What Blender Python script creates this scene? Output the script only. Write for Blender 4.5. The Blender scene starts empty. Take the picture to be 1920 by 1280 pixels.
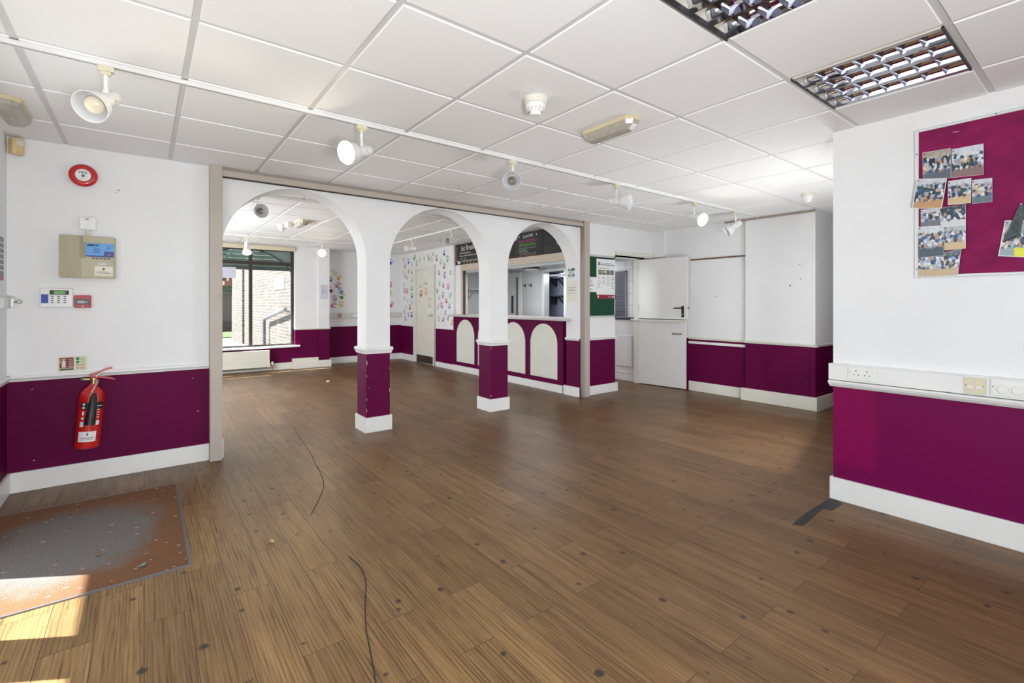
import bpy, bmesh, math, random
from mathutils import Vector, Matrix, Euler

# ---------------------------------------------------------------- camera, world, lights, exposure
scn = bpy.context.scene
col = scn.collection
PI = math.pi
ROOM_H = 2.404
random.seed(7)

cam_d = bpy.data.cameras.new('camera')
cam_d.sensor_width = 36.0
cam_d.lens = 893.5 / 1920 * 36.0
cam_d.shift_y = -71.2 / 1920
cam_d.clip_start = 0.02
cam = bpy.data.objects.new('camera', cam_d)
cam.location = (0, 0, 1.28)
cam.rotation_euler = (PI / 2, 0, -math.radians(37.67))
col.objects.link(cam)
scn.camera = cam

scn.view_settings.view_transform = 'Standard'
scn.view_settings.look = 'None'
scn.view_settings.gamma = 1.0
scn.view_settings.use_curve_mapping = False
scn.view_settings.exposure = 0.0

world = bpy.data.worlds.new('sky')
scn.world = world
world.use_nodes = True
wn = world.node_tree
wn.nodes['Background'].inputs['Color'].default_value = (0.80, 0.90, 1.0, 1)
wn.nodes['Background'].inputs['Strength'].default_value = 2.6

def lamp(name, kind, loc, energy, color=(1, 1, 1), target=None, size=None, size_y=None, portal=False):
    d = bpy.data.lights.new(name, kind)
    d.energy = energy
    d.color = color
    if kind == 'AREA':
        d.shape = 'RECTANGLE'
        d.size = size
        d.size_y = size_y
        if portal:
            d.cycles.is_portal = True
    o = bpy.data.objects.new(name, d)
    o.location = loc
    if target is not None:
        v = Vector(target) - Vector(loc)
        o.rotation_euler = v.to_track_quat('-Z', 'Y').to_euler()
    col.objects.link(o)
    return o

sun = lamp('sun', 'SUN', (-6, 8, 9), 30.0, (1.0, 0.97, 0.93), target=(-6 + 1, 8 - 0.62, 9 - 1.4))
sun.data.angle = math.radians(0.6)
# window daylight, mixed with an unseen flash and added fill lamps
DAY = (0.93, 0.975, 1.0)
lamp('front_window_daylight', 'AREA', (1.3, -4.45, 1.4), 22, DAY, target=(1.0, 5.0, 1.9), size=4.0, size_y=1.9)
lamp('entrance_daylight', 'AREA', (-0.70, 2.9, 1.15), 8.5, DAY, target=(5.5, 3.4, 0.9), size=1.05, size_y=1.9)
lamp('side_window_daylight', 'AREA', (-0.68, 0.62, 1.5), 3.6, DAY, target=(0.9, 1.3, 0.0), size=2.4, size_y=1.2)
lamp('bounce_flash', 'AREA', (0.25, -0.9, 0.9), 78, DAY, target=(1.9, 3.8, 3.0), size=0.3, size_y=0.3)  # unseen flash behind the camera, bounced off the ceiling
lamp('passage_fill', 'AREA', (4.5, 1.28, 1.25), 6, DAY, target=(4.75, 5.0, 1.4), size=1.4, size_y=1.9)  # added fill hidden behind the wall corner, no opening here
lamp('passage_low_fill', 'AREA', (4.6, 1.34, 0.55), 46, DAY, target=(4.0, 3.9, 2.3), size=1.4, size_y=0.9)  # added fill aimed up to brighten the far ceiling
lamp('back_window_portal', 'AREA', (0.9, 10.34, 1.4), 1, target=(0.9, 0, 1.4), size=3.0, size_y=1.9, portal=True)
lamp('back_room_fill', 'AREA', (-0.70, 7.9, 1.3), 200, DAY, target=(4.6, 8.4, 1.2), size=3.2, size_y=1.6)  # added fill at the solid side wall, brightens the far room
lamp('kitchen_fill', 'AREA', (5.75, 6.3, 1.97), 44, (0.95, 0.98, 1.0), target=(5.85, 6.2, 0), size=0.6, size_y=2.4)  # added overhead fill for the kitchen, not a window
lamp('store_fill', 'AREA', (6.68, 7.1, 1.90), 3, (0.9, 0.95, 1.0), target=(6.75, 7.1, 0), size=0.15, size_y=0.6)  # added fill so the store shelves can be seen

# ---------------------------------------------------------------- materials
MATS = {}
def nodes_of(m):
    nt = m.node_tree
    return nt, nt.nodes, nt.links, nt.nodes['Principled BSDF']

def mat(name, c, rough=0.55, metal=0.0, var=0.0, vscale=6.0, bump=0.0, bscale=60.0, emis=None, spec=None, coat=0.0):
    if name in MATS:
        return MATS[name]
    m = bpy.data.materials.new(name)
    m.use_nodes = True
    nt, N, L, b = nodes_of(m)
    b.inputs['Base Color'].default_value = (c[0], c[1], c[2], 1)
    b.inputs['Roughness'].default_value = rough
    b.inputs['Metallic'].default_value = metal
    if spec is not None:
        b.inputs['Specular IOR Level'].default_value = spec
    if coat:
        b.inputs['Coat Weight'].default_value = coat
    if emis:
        b.inputs['Emission Color'].default_value = (emis[0], emis[1], emis[2], 1)
        b.inputs['Emission Strength'].default_value = emis[3]
    tc = N.new('ShaderNodeTexCoord')
    if var:
        n = N.new('ShaderNodeTexNoise')
        n.inputs['Scale'].default_value = vscale
        n.inputs['Detail'].default_value = 5
        r = N.new('ShaderNodeValToRGB')
        r.color_ramp.elements[0].position = 0.3
        r.color_ramp.elements[1].position = 0.7
        r.color_ramp.elements[0].color = tuple(max(0, x * (1 - var)) for x in c) + (1,)
        r.color_ramp.elements[1].color = tuple(min(1, x * (1 + var)) for x in c) + (1,)
        L.new(tc.outputs['Object'], n.inputs['Vector'])
        L.new(n.outputs['Fac'], r.inputs['Fac'])
        L.new(r.outputs['Color'], b.inputs['Base Color'])
    if bump:
        n2 = N.new('ShaderNodeTexNoise')
        n2.inputs['Scale'].default_value = bscale
        n2.inputs['Detail'].default_value = 4
        bp = N.new('ShaderNodeBump')
        bp.inputs['Strength'].default_value = bump
        bp.inputs['Distance'].default_value = 0.004
        L.new(tc.outputs['Object'], n2.inputs['Vector'])
        L.new(n2.outputs['Fac'], bp.inputs['Height'])
        L.new(bp.outputs['Normal'], b.inputs['Normal'])
    MATS[name] = m
    return m

WHITE = mat('white_wall_paint', (0.80, 0.80, 0.805), 0.62, var=0.025, vscale=2.2, bump=0.06, bscale=40)
BURG = mat('burgundy_paint', (0.110, 0.0004, 0.044), 0.55, var=0.10, vscale=3.0, bump=0.06, bscale=50, spec=0.12)
TRIMW = mat('white_gloss_trim', (0.80, 0.80, 0.785), 0.35, var=0.03, vscale=5)
CREAM = mat('cream_gloss', (0.76, 0.745, 0.66), 0.4, var=0.03, vscale=5)
BEIGE = mat('beige_metal', (0.46, 0.40, 0.345), 0.45, var=0.04, vscale=4)
BEIGED = mat('beige_metal_recess', (0.30, 0.26, 0.23), 0.5)
BLACK = mat('black_gap', (0.01, 0.01, 0.011), 0.6)
PLW = mat('white_plastic', (0.80, 0.80, 0.78), 0.35)
PLC = mat('cream_plastic', (0.70, 0.64, 0.47), 0.4, var=0.05, vscale=20)
PLG = mat('pale_grey_plastic', (0.62, 0.62, 0.58), 0.4)
DARK = mat('dark_slot', (0.03, 0.03, 0.035), 0.5)
CHROME = mat('chrome', (0.80, 0.80, 0.80), 0.18, 1.0)
ALU = mat('aluminium', (0.70, 0.72, 0.71), 0.35, 0.8)
BRASS = mat('brass', (0.42, 0.32, 0.15), 0.35, 1.0)
RED = mat('red_gloss', (0.52, 0.012, 0.012), 0.28, coat=0.4)
BLKP = mat('black_plastic', (0.014, 0.014, 0.015), 0.42)
PAPER = mat('white_paper', (0.80, 0.80, 0.80), 0.75)
PAPERC = mat('cream_paper', (0.78, 0.77, 0.66), 0.75)
INK = mat('grey_ink', (0.22, 0.22, 0.25), 0.8)
INKB = mat('blue_ink', (0.13, 0.16, 0.42), 0.8)

def wall_dado_mat():
    # right wall: burgundy with one patch of fresher paint beside the corner
    m = bpy.data.materials.new('burgundy_paint_patched')
    m.use_nodes = True
    nt, N, L, b = nodes_of(m)
    b.inputs['Roughness'].default_value = 0.5; b.inputs['Specular IOR Level'].default_value = 0.15
    tc = N.new('ShaderNodeTexCoord'); sp = N.new('ShaderNodeSeparateXYZ')
    n = N.new('ShaderNodeTexNoise'); n.inputs['Scale'].default_value = 5; n.inputs['Detail'].default_value = 3
    ad = N.new('ShaderNodeMath'); ad.operation = 'MULTIPLY_ADD'; ad.inputs[1].default_value = 0.07
    gt = N.new('ShaderNodeMapRange'); gt.inputs['From Min'].default_value = 0.985; gt.inputs['From Max'].default_value = 1.015
    lt = N.new('ShaderNodeMapRange'); lt.inputs['From Min'].default_value = 1.19; lt.inputs['From Max'].default_value = 1.205
    lt.inputs['To Min'].default_value = 1; lt.inputs['To Max'].default_value = 0
    zt = N.new('ShaderNodeMapRange'); zt.inputs['From Min'].default_value = 0.21; zt.inputs['From Max'].default_value = 0.26
    mu = N.new('ShaderNodeMath'); mu.operation = 'MULTIPLY'; mu2 = N.new('ShaderNodeMath'); mu2.operation = 'MULTIPLY'
    mx = N.new('ShaderNodeMix'); mx.data_type = 'RGBA'
    mx.inputs['A'].default_value = (0.150, 0.001, 0.062, 1)
    mx.inputs['B'].default_value = (0.205, 0.0008, 0.066, 1)
    L.new(tc.outputs['Object'], sp.inputs[0]); L.new(tc.outputs['Object'], n.inputs['Vector'])
    L.new(n.outputs['Fac'], ad.inputs[0]); L.new(sp.outputs['Y'], ad.inputs[2])
    L.new(ad.outputs[0], gt.inputs['Value']); L.new(ad.outputs[0], lt.inputs['Value']); L.new(sp.outputs['Z'], zt.inputs['Value'])
    L.new(gt.outputs[0], mu.inputs[0]); L.new(zt.outputs[0], mu.inputs[1])
    L.new(mu.outputs[0], mx.inputs['Factor'])
    L.new(mx.outputs['Result'], b.inputs['Base Color'])
    return m
BURGP = wall_dado_mat()

def floor_mat():
    m = bpy.data.materials.new('worn_pine_plank_vinyl')
    m.use_nodes = True
    nt, N, L, b = nodes_of(m)
    tc = N.new('ShaderNodeTexCoord')
    sp = N.new('ShaderNodeSeparateXYZ'); L.new(tc.outputs['Object'], sp.inputs[0])
    sw = N.new('ShaderNodeCombineXYZ'); L.new(sp.outputs['Y'], sw.inputs['X']); L.new(sp.outputs['X'], sw.inputs['Y'])
    br = N.new('ShaderNodeTexBrick')
    br.offset = 0.37
    br.inputs['Scale'].default_value = 1.0
    br.inputs['Brick Width'].default_value = 0.914
    br.inputs['Row Height'].default_value = 0.152
    br.inputs['Mortar Size'].default_value = 0.0013
    br.inputs['Mortar Smooth'].default_value = 0.3
    br.inputs['Color1'].default_value = (0, 0, 0, 1)
    br.inputs['Color2'].default_value = (1, 1, 1, 1)
    br.inputs['Mortar'].default_value = (0.5, 0.5, 0.5, 1)
    L.new(sw.outputs[0], br.inputs['Vector'])
    # per plank shift of the grain
    sh = N.new('ShaderNodeVectorMath'); sh.operation = 'SCALE'; sh.inputs['Scale'].default_value = 23.0
    L.new(br.outputs['Color'], sh.inputs[0])
    av = N.new('ShaderNodeVectorMath'); av.operation = 'ADD'
    L.new(tc.outputs['Object'], av.inputs[0]); L.new(sh.outputs[0], av.inputs[1])
    def stretched(sx, sy):
        mp = N.new('ShaderNodeMapping'); mp.inputs['Scale'].default_value = (sx, sy, 1)
        L.new(av.outputs[0], mp.inputs['Vector'])
        return mp
    # growth lines: thin wavering bands along the plank
    mp1 = stretched(1.0, 0.055)
    wv = N.new('ShaderNodeTexWave'); wv.wave_type = 'BANDS'; wv.bands_direction = 'X'; wv.wave_profile = 'SIN'
    wv.inputs['Scale'].default_value = 21.0; wv.inputs['Distortion'].default_value = 9.0; wv.inputs['Detail'].default_value = 1.0; wv.inputs['Detail Scale'].default_value = 0.5
    L.new(mp1.outputs[0], wv.inputs['Vector'])
    pw = N.new('ShaderNodeMath'); pw.operation = 'POWER'; pw.inputs[1].default_value = 2.5
    L.new(wv.outputs['Fac'], pw.inputs[0])
    # fine fibre and broader streaks
    mp2 = stretched(210.0, 5.0)
    fn = N.new('ShaderNodeTexNoise'); fn.inputs['Scale'].default_value = 1.0; fn.inputs['Detail'].default_value = 3
    L.new(mp2.outputs[0], fn.inputs['Vector'])
    mp3 = stretched(26.0, 1.1)
    bn = N.new('ShaderNodeTexNoise'); bn.inputs['Scale'].default_value = 1.0; bn.inputs['Detail'].default_value = 4
    L.new(mp3.outputs[0], bn.inputs['Vector'])
    c0 = N.new('ShaderNodeMath'); c0.operation = 'MULTIPLY_ADD'; c0.inputs[1].default_value = -0.17; L.new(pw.outputs[0], c0.inputs[0]); L.new(fn.outputs['Fac'], c0.inputs[2])
    c1 = N.new('ShaderNodeMath'); c1.operation = 'MULTIPLY_ADD'; c1.inputs[1].default_value = 0.6; L.new(bn.outputs['Fac'], c1.inputs[0]); L.new(c0.outputs[0], c1.inputs[2])
    rp = N.new('ShaderNodeValToRGB')
    e = rp.color_ramp.elements
    e[0].position = 0.42; e[0].color = (0.066, 0.030, 0.012, 1)
    e[1].position = 1.0; e[1].color = (0.245, 0.136, 0.057, 1)
    el = e.new(0.68); el.color = (0.165, 0.086, 0.035, 1)
    L.new(c1.outputs[0], rp.inputs['Fac'])
    # plank to plank tone
    tone = N.new('ShaderNodeMapRange'); tone.inputs['To Min'].default_value = 0.78; tone.inputs['To Max'].default_value = 1.12
    L.new(br.outputs['Color'], tone.inputs['Value'])
    mt = N.new('ShaderNodeMix'); mt.data_type = 'RGBA'; mt.blend_type = 'MULTIPLY'; mt.inputs['Factor'].default_value = 1.0
    L.new(rp.outputs['Color'], mt.inputs['A']); L.new(tone.outputs[0], mt.inputs['B'])
    # paler tint round the entrance, fading outwards with noise
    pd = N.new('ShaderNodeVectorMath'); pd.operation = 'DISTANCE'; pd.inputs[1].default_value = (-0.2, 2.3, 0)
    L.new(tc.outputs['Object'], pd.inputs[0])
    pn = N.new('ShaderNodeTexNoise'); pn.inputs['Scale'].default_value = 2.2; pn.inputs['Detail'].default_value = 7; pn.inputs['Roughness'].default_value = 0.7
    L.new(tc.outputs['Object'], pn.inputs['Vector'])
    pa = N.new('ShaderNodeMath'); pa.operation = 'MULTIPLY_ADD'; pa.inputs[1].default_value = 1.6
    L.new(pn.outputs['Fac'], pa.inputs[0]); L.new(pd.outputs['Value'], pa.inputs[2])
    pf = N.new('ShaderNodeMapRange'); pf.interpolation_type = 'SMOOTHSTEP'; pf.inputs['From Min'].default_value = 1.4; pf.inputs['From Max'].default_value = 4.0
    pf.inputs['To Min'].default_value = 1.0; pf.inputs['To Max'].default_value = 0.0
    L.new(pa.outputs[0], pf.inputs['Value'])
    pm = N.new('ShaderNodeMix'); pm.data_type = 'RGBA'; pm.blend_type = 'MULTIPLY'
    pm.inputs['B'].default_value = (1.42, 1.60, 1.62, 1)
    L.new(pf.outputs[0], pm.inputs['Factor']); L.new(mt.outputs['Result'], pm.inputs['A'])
    # traffic dirt (large soft stains) - cooler and darker
    dn = N.new('ShaderNodeTexNoise'); dn.inputs['Scale'].default_value = 1.3; dn.inputs['Detail'].default_value = 6; dn.inputs['Roughness'].default_value = 0.65
    L.new(tc.outputs['Object'], dn.inputs['Vector'])
    dr = N.new('ShaderNodeMapRange'); dr.inputs['From Min'].default_value = 0.42; dr.inputs['From Max'].default_value = 0.72; dr.inputs['To Max'].default_value = 0.4
    L.new(dn.outputs['Fac'], dr.inputs['Value'])
    md = N.new('ShaderNodeMix'); md.data_type = 'RGBA'
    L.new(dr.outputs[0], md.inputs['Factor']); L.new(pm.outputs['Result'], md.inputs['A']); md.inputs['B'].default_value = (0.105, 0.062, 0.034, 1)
    # knots
    mk = N.new('ShaderNodeMapping'); mk.inputs['Scale'].default_value = (5.6, 4.8, 1)
    L.new(tc.outputs['Object'], mk.inputs['Vector'])
    vo = N.new('ShaderNodeTexVoronoi'); vo.voronoi_dimensions = '2D'; vo.inputs['Scale'].default_value = 1.0
    L.new(mk.outputs[0], vo.inputs['Vector'])
    wob = N.new('ShaderNodeTexNoise'); wob.inputs['Scale'].default_value = 30
    L.new(tc.outputs['Object'], wob.inputs['Vector'])
    kd = N.new('ShaderNodeMath'); kd.operation = 'MULTIPLY_ADD'; kd.inputs[1].default_value = 0.09; L.new(wob.outputs['Fac'], kd.inputs[0]); L.new(vo.outputs['Distance'], kd.inputs[2])
    sc = N.new('ShaderNodeSeparateColor'); L.new(vo.outputs['Color'], sc.inputs[0])
    ksz = N.new('ShaderNodeMapRange'); ksz.inputs['From Min'].default_value = 0.2; ksz.inputs['From Max'].default_value = 1.0
    ksz.inputs['To Min'].default_value = 0.0; ksz.inputs['To Max'].default_value = 0.14
    L.new(sc.outputs[0], ksz.inputs['Value'])
    kk = N.new('ShaderNodeMath'); kk.operation = 'SUBTRACT'; L.new(ksz.outputs[0], kk.inputs[0]); L.new(kd.outputs[0], kk.inputs[1])
    km = N.new('ShaderNodeMapRange'); km.inputs['From Min'].default_value = -0.02; km.inputs['From Max'].default_value = 0.03; km.inputs['To Max'].default_value = 0.95
    L.new(kk.outputs[0], km.inputs['Value'])
    mkx = N.new('ShaderNodeMix'); mkx.data_type = 'RGBA'
    L.new(km.outputs[0], mkx.inputs['Factor']); L.new(md.outputs['Result'], mkx.inputs['A']); mkx.inputs['B'].default_value = (0.035, 0.029, 0.025, 1)
    # joints
    mj = N.new('ShaderNodeMix'); mj.data_type = 'RGBA'
    L.new(br.outputs['Fac'], mj.inputs['Factor']); L.new(mkx.outputs['Result'], mj.inputs['A']); mj.inputs['B'].default_value = (0.045, 0.028, 0.017, 1)
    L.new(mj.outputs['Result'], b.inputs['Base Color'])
    rr = N.new('ShaderNodeMapRange'); rr.inputs['To Min'].default_value = 0.28; rr.inputs['To Max'].default_value = 0.48
    L.new(dn.outputs['Fac'], rr.inputs['Value']); L.new(rr.outputs[0], b.inputs['Roughness'])
    bp = N.new('ShaderNodeBump'); bp.inputs['Strength'].default_value = 0.12; bp.inputs['Distance'].default_value = 0.002
    L.new(c1.outputs[0], bp.inputs['Height']); L.new(bp.outputs['Normal'], b.inputs['Normal'])
    b.inputs['Specular IOR Level'].default_value = 0.25
    return m
FLOOR = floor_mat()

def ceiling_mat():
    m = bpy.data.materials.new('ceiling_tile_board')
    m.use_nodes = True
    nt, N, L, b = nodes_of(m)
    b.inputs['Roughness'].default_value = 0.85
    tc = N.new('ShaderNodeTexCoord')
    n = N.new('ShaderNodeTexNoise'); n.inputs['Scale'].default_value = 70; n.inputs['Detail'].default_value = 3
    L.new(tc.outputs['Object'], n.inputs['Vector'])
    # small dirt specks and scuffs close to two spots of the ceiling
    sp = N.new('ShaderNodeTexNoise'); sp.inputs['Scale'].default_value = 26; sp.inputs['Detail'].default_value = 2
    L.new(tc.outputs['Object'], sp.inputs['Vector'])
    thr = N.new('ShaderNodeMapRange'); thr.inputs['From Min'].default_value = 0.66; thr.inputs['From Max'].default_value = 0.70
    L.new(sp.outputs['Fac'], thr.inputs['Value'])
    last = None
    for p, r in (((2.35, 4.0, ROOM_H), 0.34), ((4.3, 3.95, ROOM_H), 0.4), ((3.5, 4.2, ROOM_H), 0.3)):
        d = N.new('ShaderNodeVectorMath'); d.operation = 'DISTANCE'; d.inputs[1].default_value = p
        L.new(tc.outputs['Object'], d.inputs[0])
        mr = N.new('ShaderNodeMapRange'); mr.inputs['From Min'].default_value = r; mr.inputs['From Max'].default_value = r * 0.4
        L.new(d.outputs['Value'], mr.inputs['Value'])
        if last is None:
            last = mr.outputs[0]
        else:
            mx = N.new('ShaderNodeMath'); mx.operation = 'MAXIMUM'
            L.new(last, mx.inputs[0]); L.new(mr.outputs[0], mx.inputs[1]); last = mx.outputs[0]
    mu = N.new('ShaderNodeMath'); mu.operation = 'MULTIPLY'; L.new(last, mu.inputs[0]); L.new(thr.outputs[0], mu.inputs[1])
    mix = N.new('ShaderNodeMix'); mix.data_type = 'RGBA'
    mix.inputs['A'].default_value = (0.87, 0.87, 0.87, 1); mix.inputs['B'].default_value = (0.16, 0.16, 0.18, 1)
    L.new(mu.outputs[0], mix.inputs['Factor']); L.new(mix.outputs['Result'], b.inputs['Base Color'])
    bp = N.new('ShaderNodeBump'); bp.inputs['Strength'].default_value = 0.12; bp.inputs['Distance'].default_value = 0.003
    L.new(n.outputs['Fac'], bp.inputs['Height']); L.new(bp.outputs['Normal'], b.inputs['Normal'])
    return m
CEIL = ceiling_mat()
TBAR = mat('ceiling_grid_bar', (0.66, 0.66, 0.66), 0.45)

def mat_mat():
    m = bpy.data.materials.new('worn_coir')
    m.use_nodes = True
    nt, N, L, b = nodes_of(m)
    b.inputs['Roughness'].default_value = 0.95
    tc = N.new('ShaderNodeTexCoord')
    mp = N.new('ShaderNodeMapping'); mp.inputs['Location'].default_value = (0.10, 0.02, 0); mp.inputs['Scale'].default_value = (2.25, 1.9, 1)
    L.new(tc.outputs['Object'], mp.inputs['Vector'])
    ln = N.new('ShaderNodeVectorMath'); ln.operation = 'LENGTH'; L.new(mp.outputs[0], ln.inputs[0])
    n = N.new('ShaderNodeTexNoise'); n.inputs['Scale'].default_value = 4; n.inputs['Detail'].default_value = 8; n.inputs['Roughness'].default_value = 0.7
    L.new(tc.outputs['Object'], n.inputs['Vector'])
    ad = N.new('ShaderNodeMath'); ad.operation = 'MULTIPLY_ADD'; ad.inputs[1].default_value = 0.9
    L.new(n.outputs['Fac'], ad.inputs[0]); L.new(ln.outputs['Value'], ad.inputs[2])
    wr = N.new('ShaderNodeMapRange'); wr.inputs['From Min'].default_value = 1.5; wr.inputs['From Max'].default_value = 1.15
    L.new(ad.outputs[0], wr.inputs['Value'])
    f = N.new('ShaderNodeTexNoise'); f.inputs['Scale'].default_value = 240; f.inputs['Detail'].default_value = 2
    L.new(tc.outputs['Object'], f.inputs['Vector'])
    r1 = N.new('ShaderNodeValToRGB'); r1.color_ramp.elements[0].position = 0.35; r1.color_ramp.elements[1].position = 0.68
    r1.color_ramp.elements[0].color = (0.075, 0.028, 0.011, 1); r1.color_ramp.elements[1].color = (0.26, 0.115, 0.045, 1)
    r2 = N.new('ShaderNodeValToRGB'); r2.color_ramp.elements[0].position = 0.35; r2.color_ramp.elements[1].position = 0.68
    r2.color_ramp.elements[0].color = (0.06, 0.052, 0.048, 1); r2.color_ramp.elements[1].color = (0.24, 0.215, 0.20, 1)
    L.new(f.outputs['Fac'], r1.inputs['Fac']); L.new(f.outputs['Fac'], r2.inputs['Fac'])
    mx = N.new('ShaderNodeMix'); mx.data_type = 'RGBA'
    L.new(wr.outputs[0], mx.inputs['Factor']); L.new(r1.outputs['Color'], mx.inputs['A']); L.new(r2.outputs['Color'], mx.inputs['B'])
    # pale flecks of grit
    mv = N.new('ShaderNodeMapping'); mv.inputs['Scale'].default_value = (9, 19, 1); mv.inputs['Rotation'].default_value = (0, 0, 0.5)
    L.new(tc.outputs['Object'], mv.inputs['Vector'])
    vo = N.new('ShaderNodeTexVoronoi'); vo.voronoi_dimensions = '2D'; vo.inputs['Scale'].default_value = 1
    L.new(mv.outputs[0], vo.inputs['Vector'])
    sc = N.new('ShaderNodeSeparateColor'); L.new(vo.outputs['Color'], sc.inputs[0])
    sz = N.new('ShaderNodeMapRange'); sz.inputs['From Min'].default_value = 0.55; sz.inputs['To Max'].default_value = 0.10
    L.new(sc.outputs[0], sz.inputs['Value'])
    sb = N.new('ShaderNodeMath'); sb.operation = 'SUBTRACT'; L.new(sz.outputs[0], sb.inputs[0]); L.new(vo.outputs['Distance'], sb.inputs[1])
    fm = N.new('ShaderNodeMapRange'); fm.inputs['From Min'].default_value = -0.01; fm.inputs['From Max'].default_value = 0.02; fm.inputs['To Max'].default_value = 0.8
    L.new(sb.outputs[0], fm.inputs['Value'])
    m2 = N.new('ShaderNodeMix'); m2.data_type = 'RGBA'
    L.new(fm.outputs[0], m2.inputs['Factor']); L.new(mx.outputs['Result'], m2.inputs['A']); m2.inputs['B'].default_value = (0.55, 0.52, 0.47, 1)
    L.new(m2.outputs['Result'], b.inputs['Base Color'])
    bp = N.new('ShaderNodeBump'); bp.inputs['Strength'].default_value = 0.6; bp.inputs['Distance'].default_value = 0.004
    L.new(f.outputs['Fac'], bp.inputs['Height']); L.new(bp.outputs['Normal'], b.inputs['Normal'])
    return m

def brick_mat(name, c1, c2, mortar, scale=1.0, axis='X'):
    m = bpy.data.materials.new(name)
    m.use_nodes = True
    nt, N, L, b = nodes_of(m)
    b.inputs['Roughness'].default_value = 0.85
    tc = N.new('ShaderNodeTexCoord'); sp = N.new('ShaderNodeSeparateXYZ'); L.new(tc.outputs['Object'], sp.inputs[0])
    ad = N.new('ShaderNodeMath'); ad.operation = 'ADD'; L.new(sp.outputs['X'], ad.inputs[0]); L.new(sp.outputs['Y'], ad.inputs[1])
    cb = N.new('ShaderNodeCombineXYZ'); L.new(ad.outputs[0], cb.inputs['X']); L.new(sp.outputs['Z'], cb.inputs['Y'])
    br = N.new('ShaderNodeTexBrick')
    br.inputs['Scale'].default_value = scale
    br.inputs['Brick Width'].default_value = 0.225; br.inputs['Row Height'].default_value = 0.075
    br.inputs['Mortar Size'].default_value = 0.008
    br.inputs['Color1'].default_value = c1 + (1,); br.inputs['Color2'].default_value = c2 + (1,); br.inputs['Mortar'].default_value = mortar + (1,)
    L.new(cb.outputs[0], br.inputs['Vector']); L.new(br.outputs['Color'], b.inputs['Base Color'])
    return m

def tile_mat():
    m = bpy.data.materials.new('white_kitchen_tiles')
    m.use_nodes = True
    nt, N, L, b = nodes_of(m)
    b.inputs['Roughness'].default_value = 0.2
    tc = N.new('ShaderNodeTexCoord'); sp = N.new('ShaderNodeSeparateXYZ'); L.new(tc.outputs['Object'], sp.inputs[0])
    cb = N.new('ShaderNodeCombineXYZ'); L.new(sp.outputs['Y'], cb.inputs['X']); L.new(sp.outputs['Z'], cb.inputs['Y'])
    br = N.new('ShaderNodeTexBrick'); br.offset = 0.0
    br.inputs['Scale'].default_value = 1
    br.inputs['Brick Width'].default_value = 0.15; br.inputs['Row Height'].default_value = 0.2; br.inputs['Mortar Size'].default_value = 0.003
    br.inputs['Color1'].default_value = (0.72, 0.76, 0.80, 1); br.inputs['Color2'].default_value = (0.76, 0.79, 0.82, 1); br.inputs['Mortar'].default_value = (0.35, 0.36, 0.37, 1)
    L.new(cb.outputs[0], br.inputs['Vector']); L.new(br.outputs['Color'], b.inputs['Base Color'])
    return m

def glass_mat():
    m = bpy.data.materials.new('window_glass')
    m.use_nodes = True
    nt = m.node_tree; N = nt.nodes; L = nt.links
    N.remove(N['Principled BSDF'])
    t = N.new('ShaderNodeBsdfTransparent'); t.inputs['Color'].default_value = (0.93, 0.96, 0.96, 1)
    g = N.new('ShaderNodeBsdfGlossy'); g.inputs['Roughness'].default_value = 0.02
    mx = N.new('ShaderNodeMixShader'); mx.inputs[0].default_value = 0.05
    L.new(t.outputs[0], mx.inputs[1]); L.new(g.outputs[0], mx.inputs[2])
    L.new(mx.outputs[0], N['Material Output'].inputs['Surface'])
    return m
GLASS = glass_mat()

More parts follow.
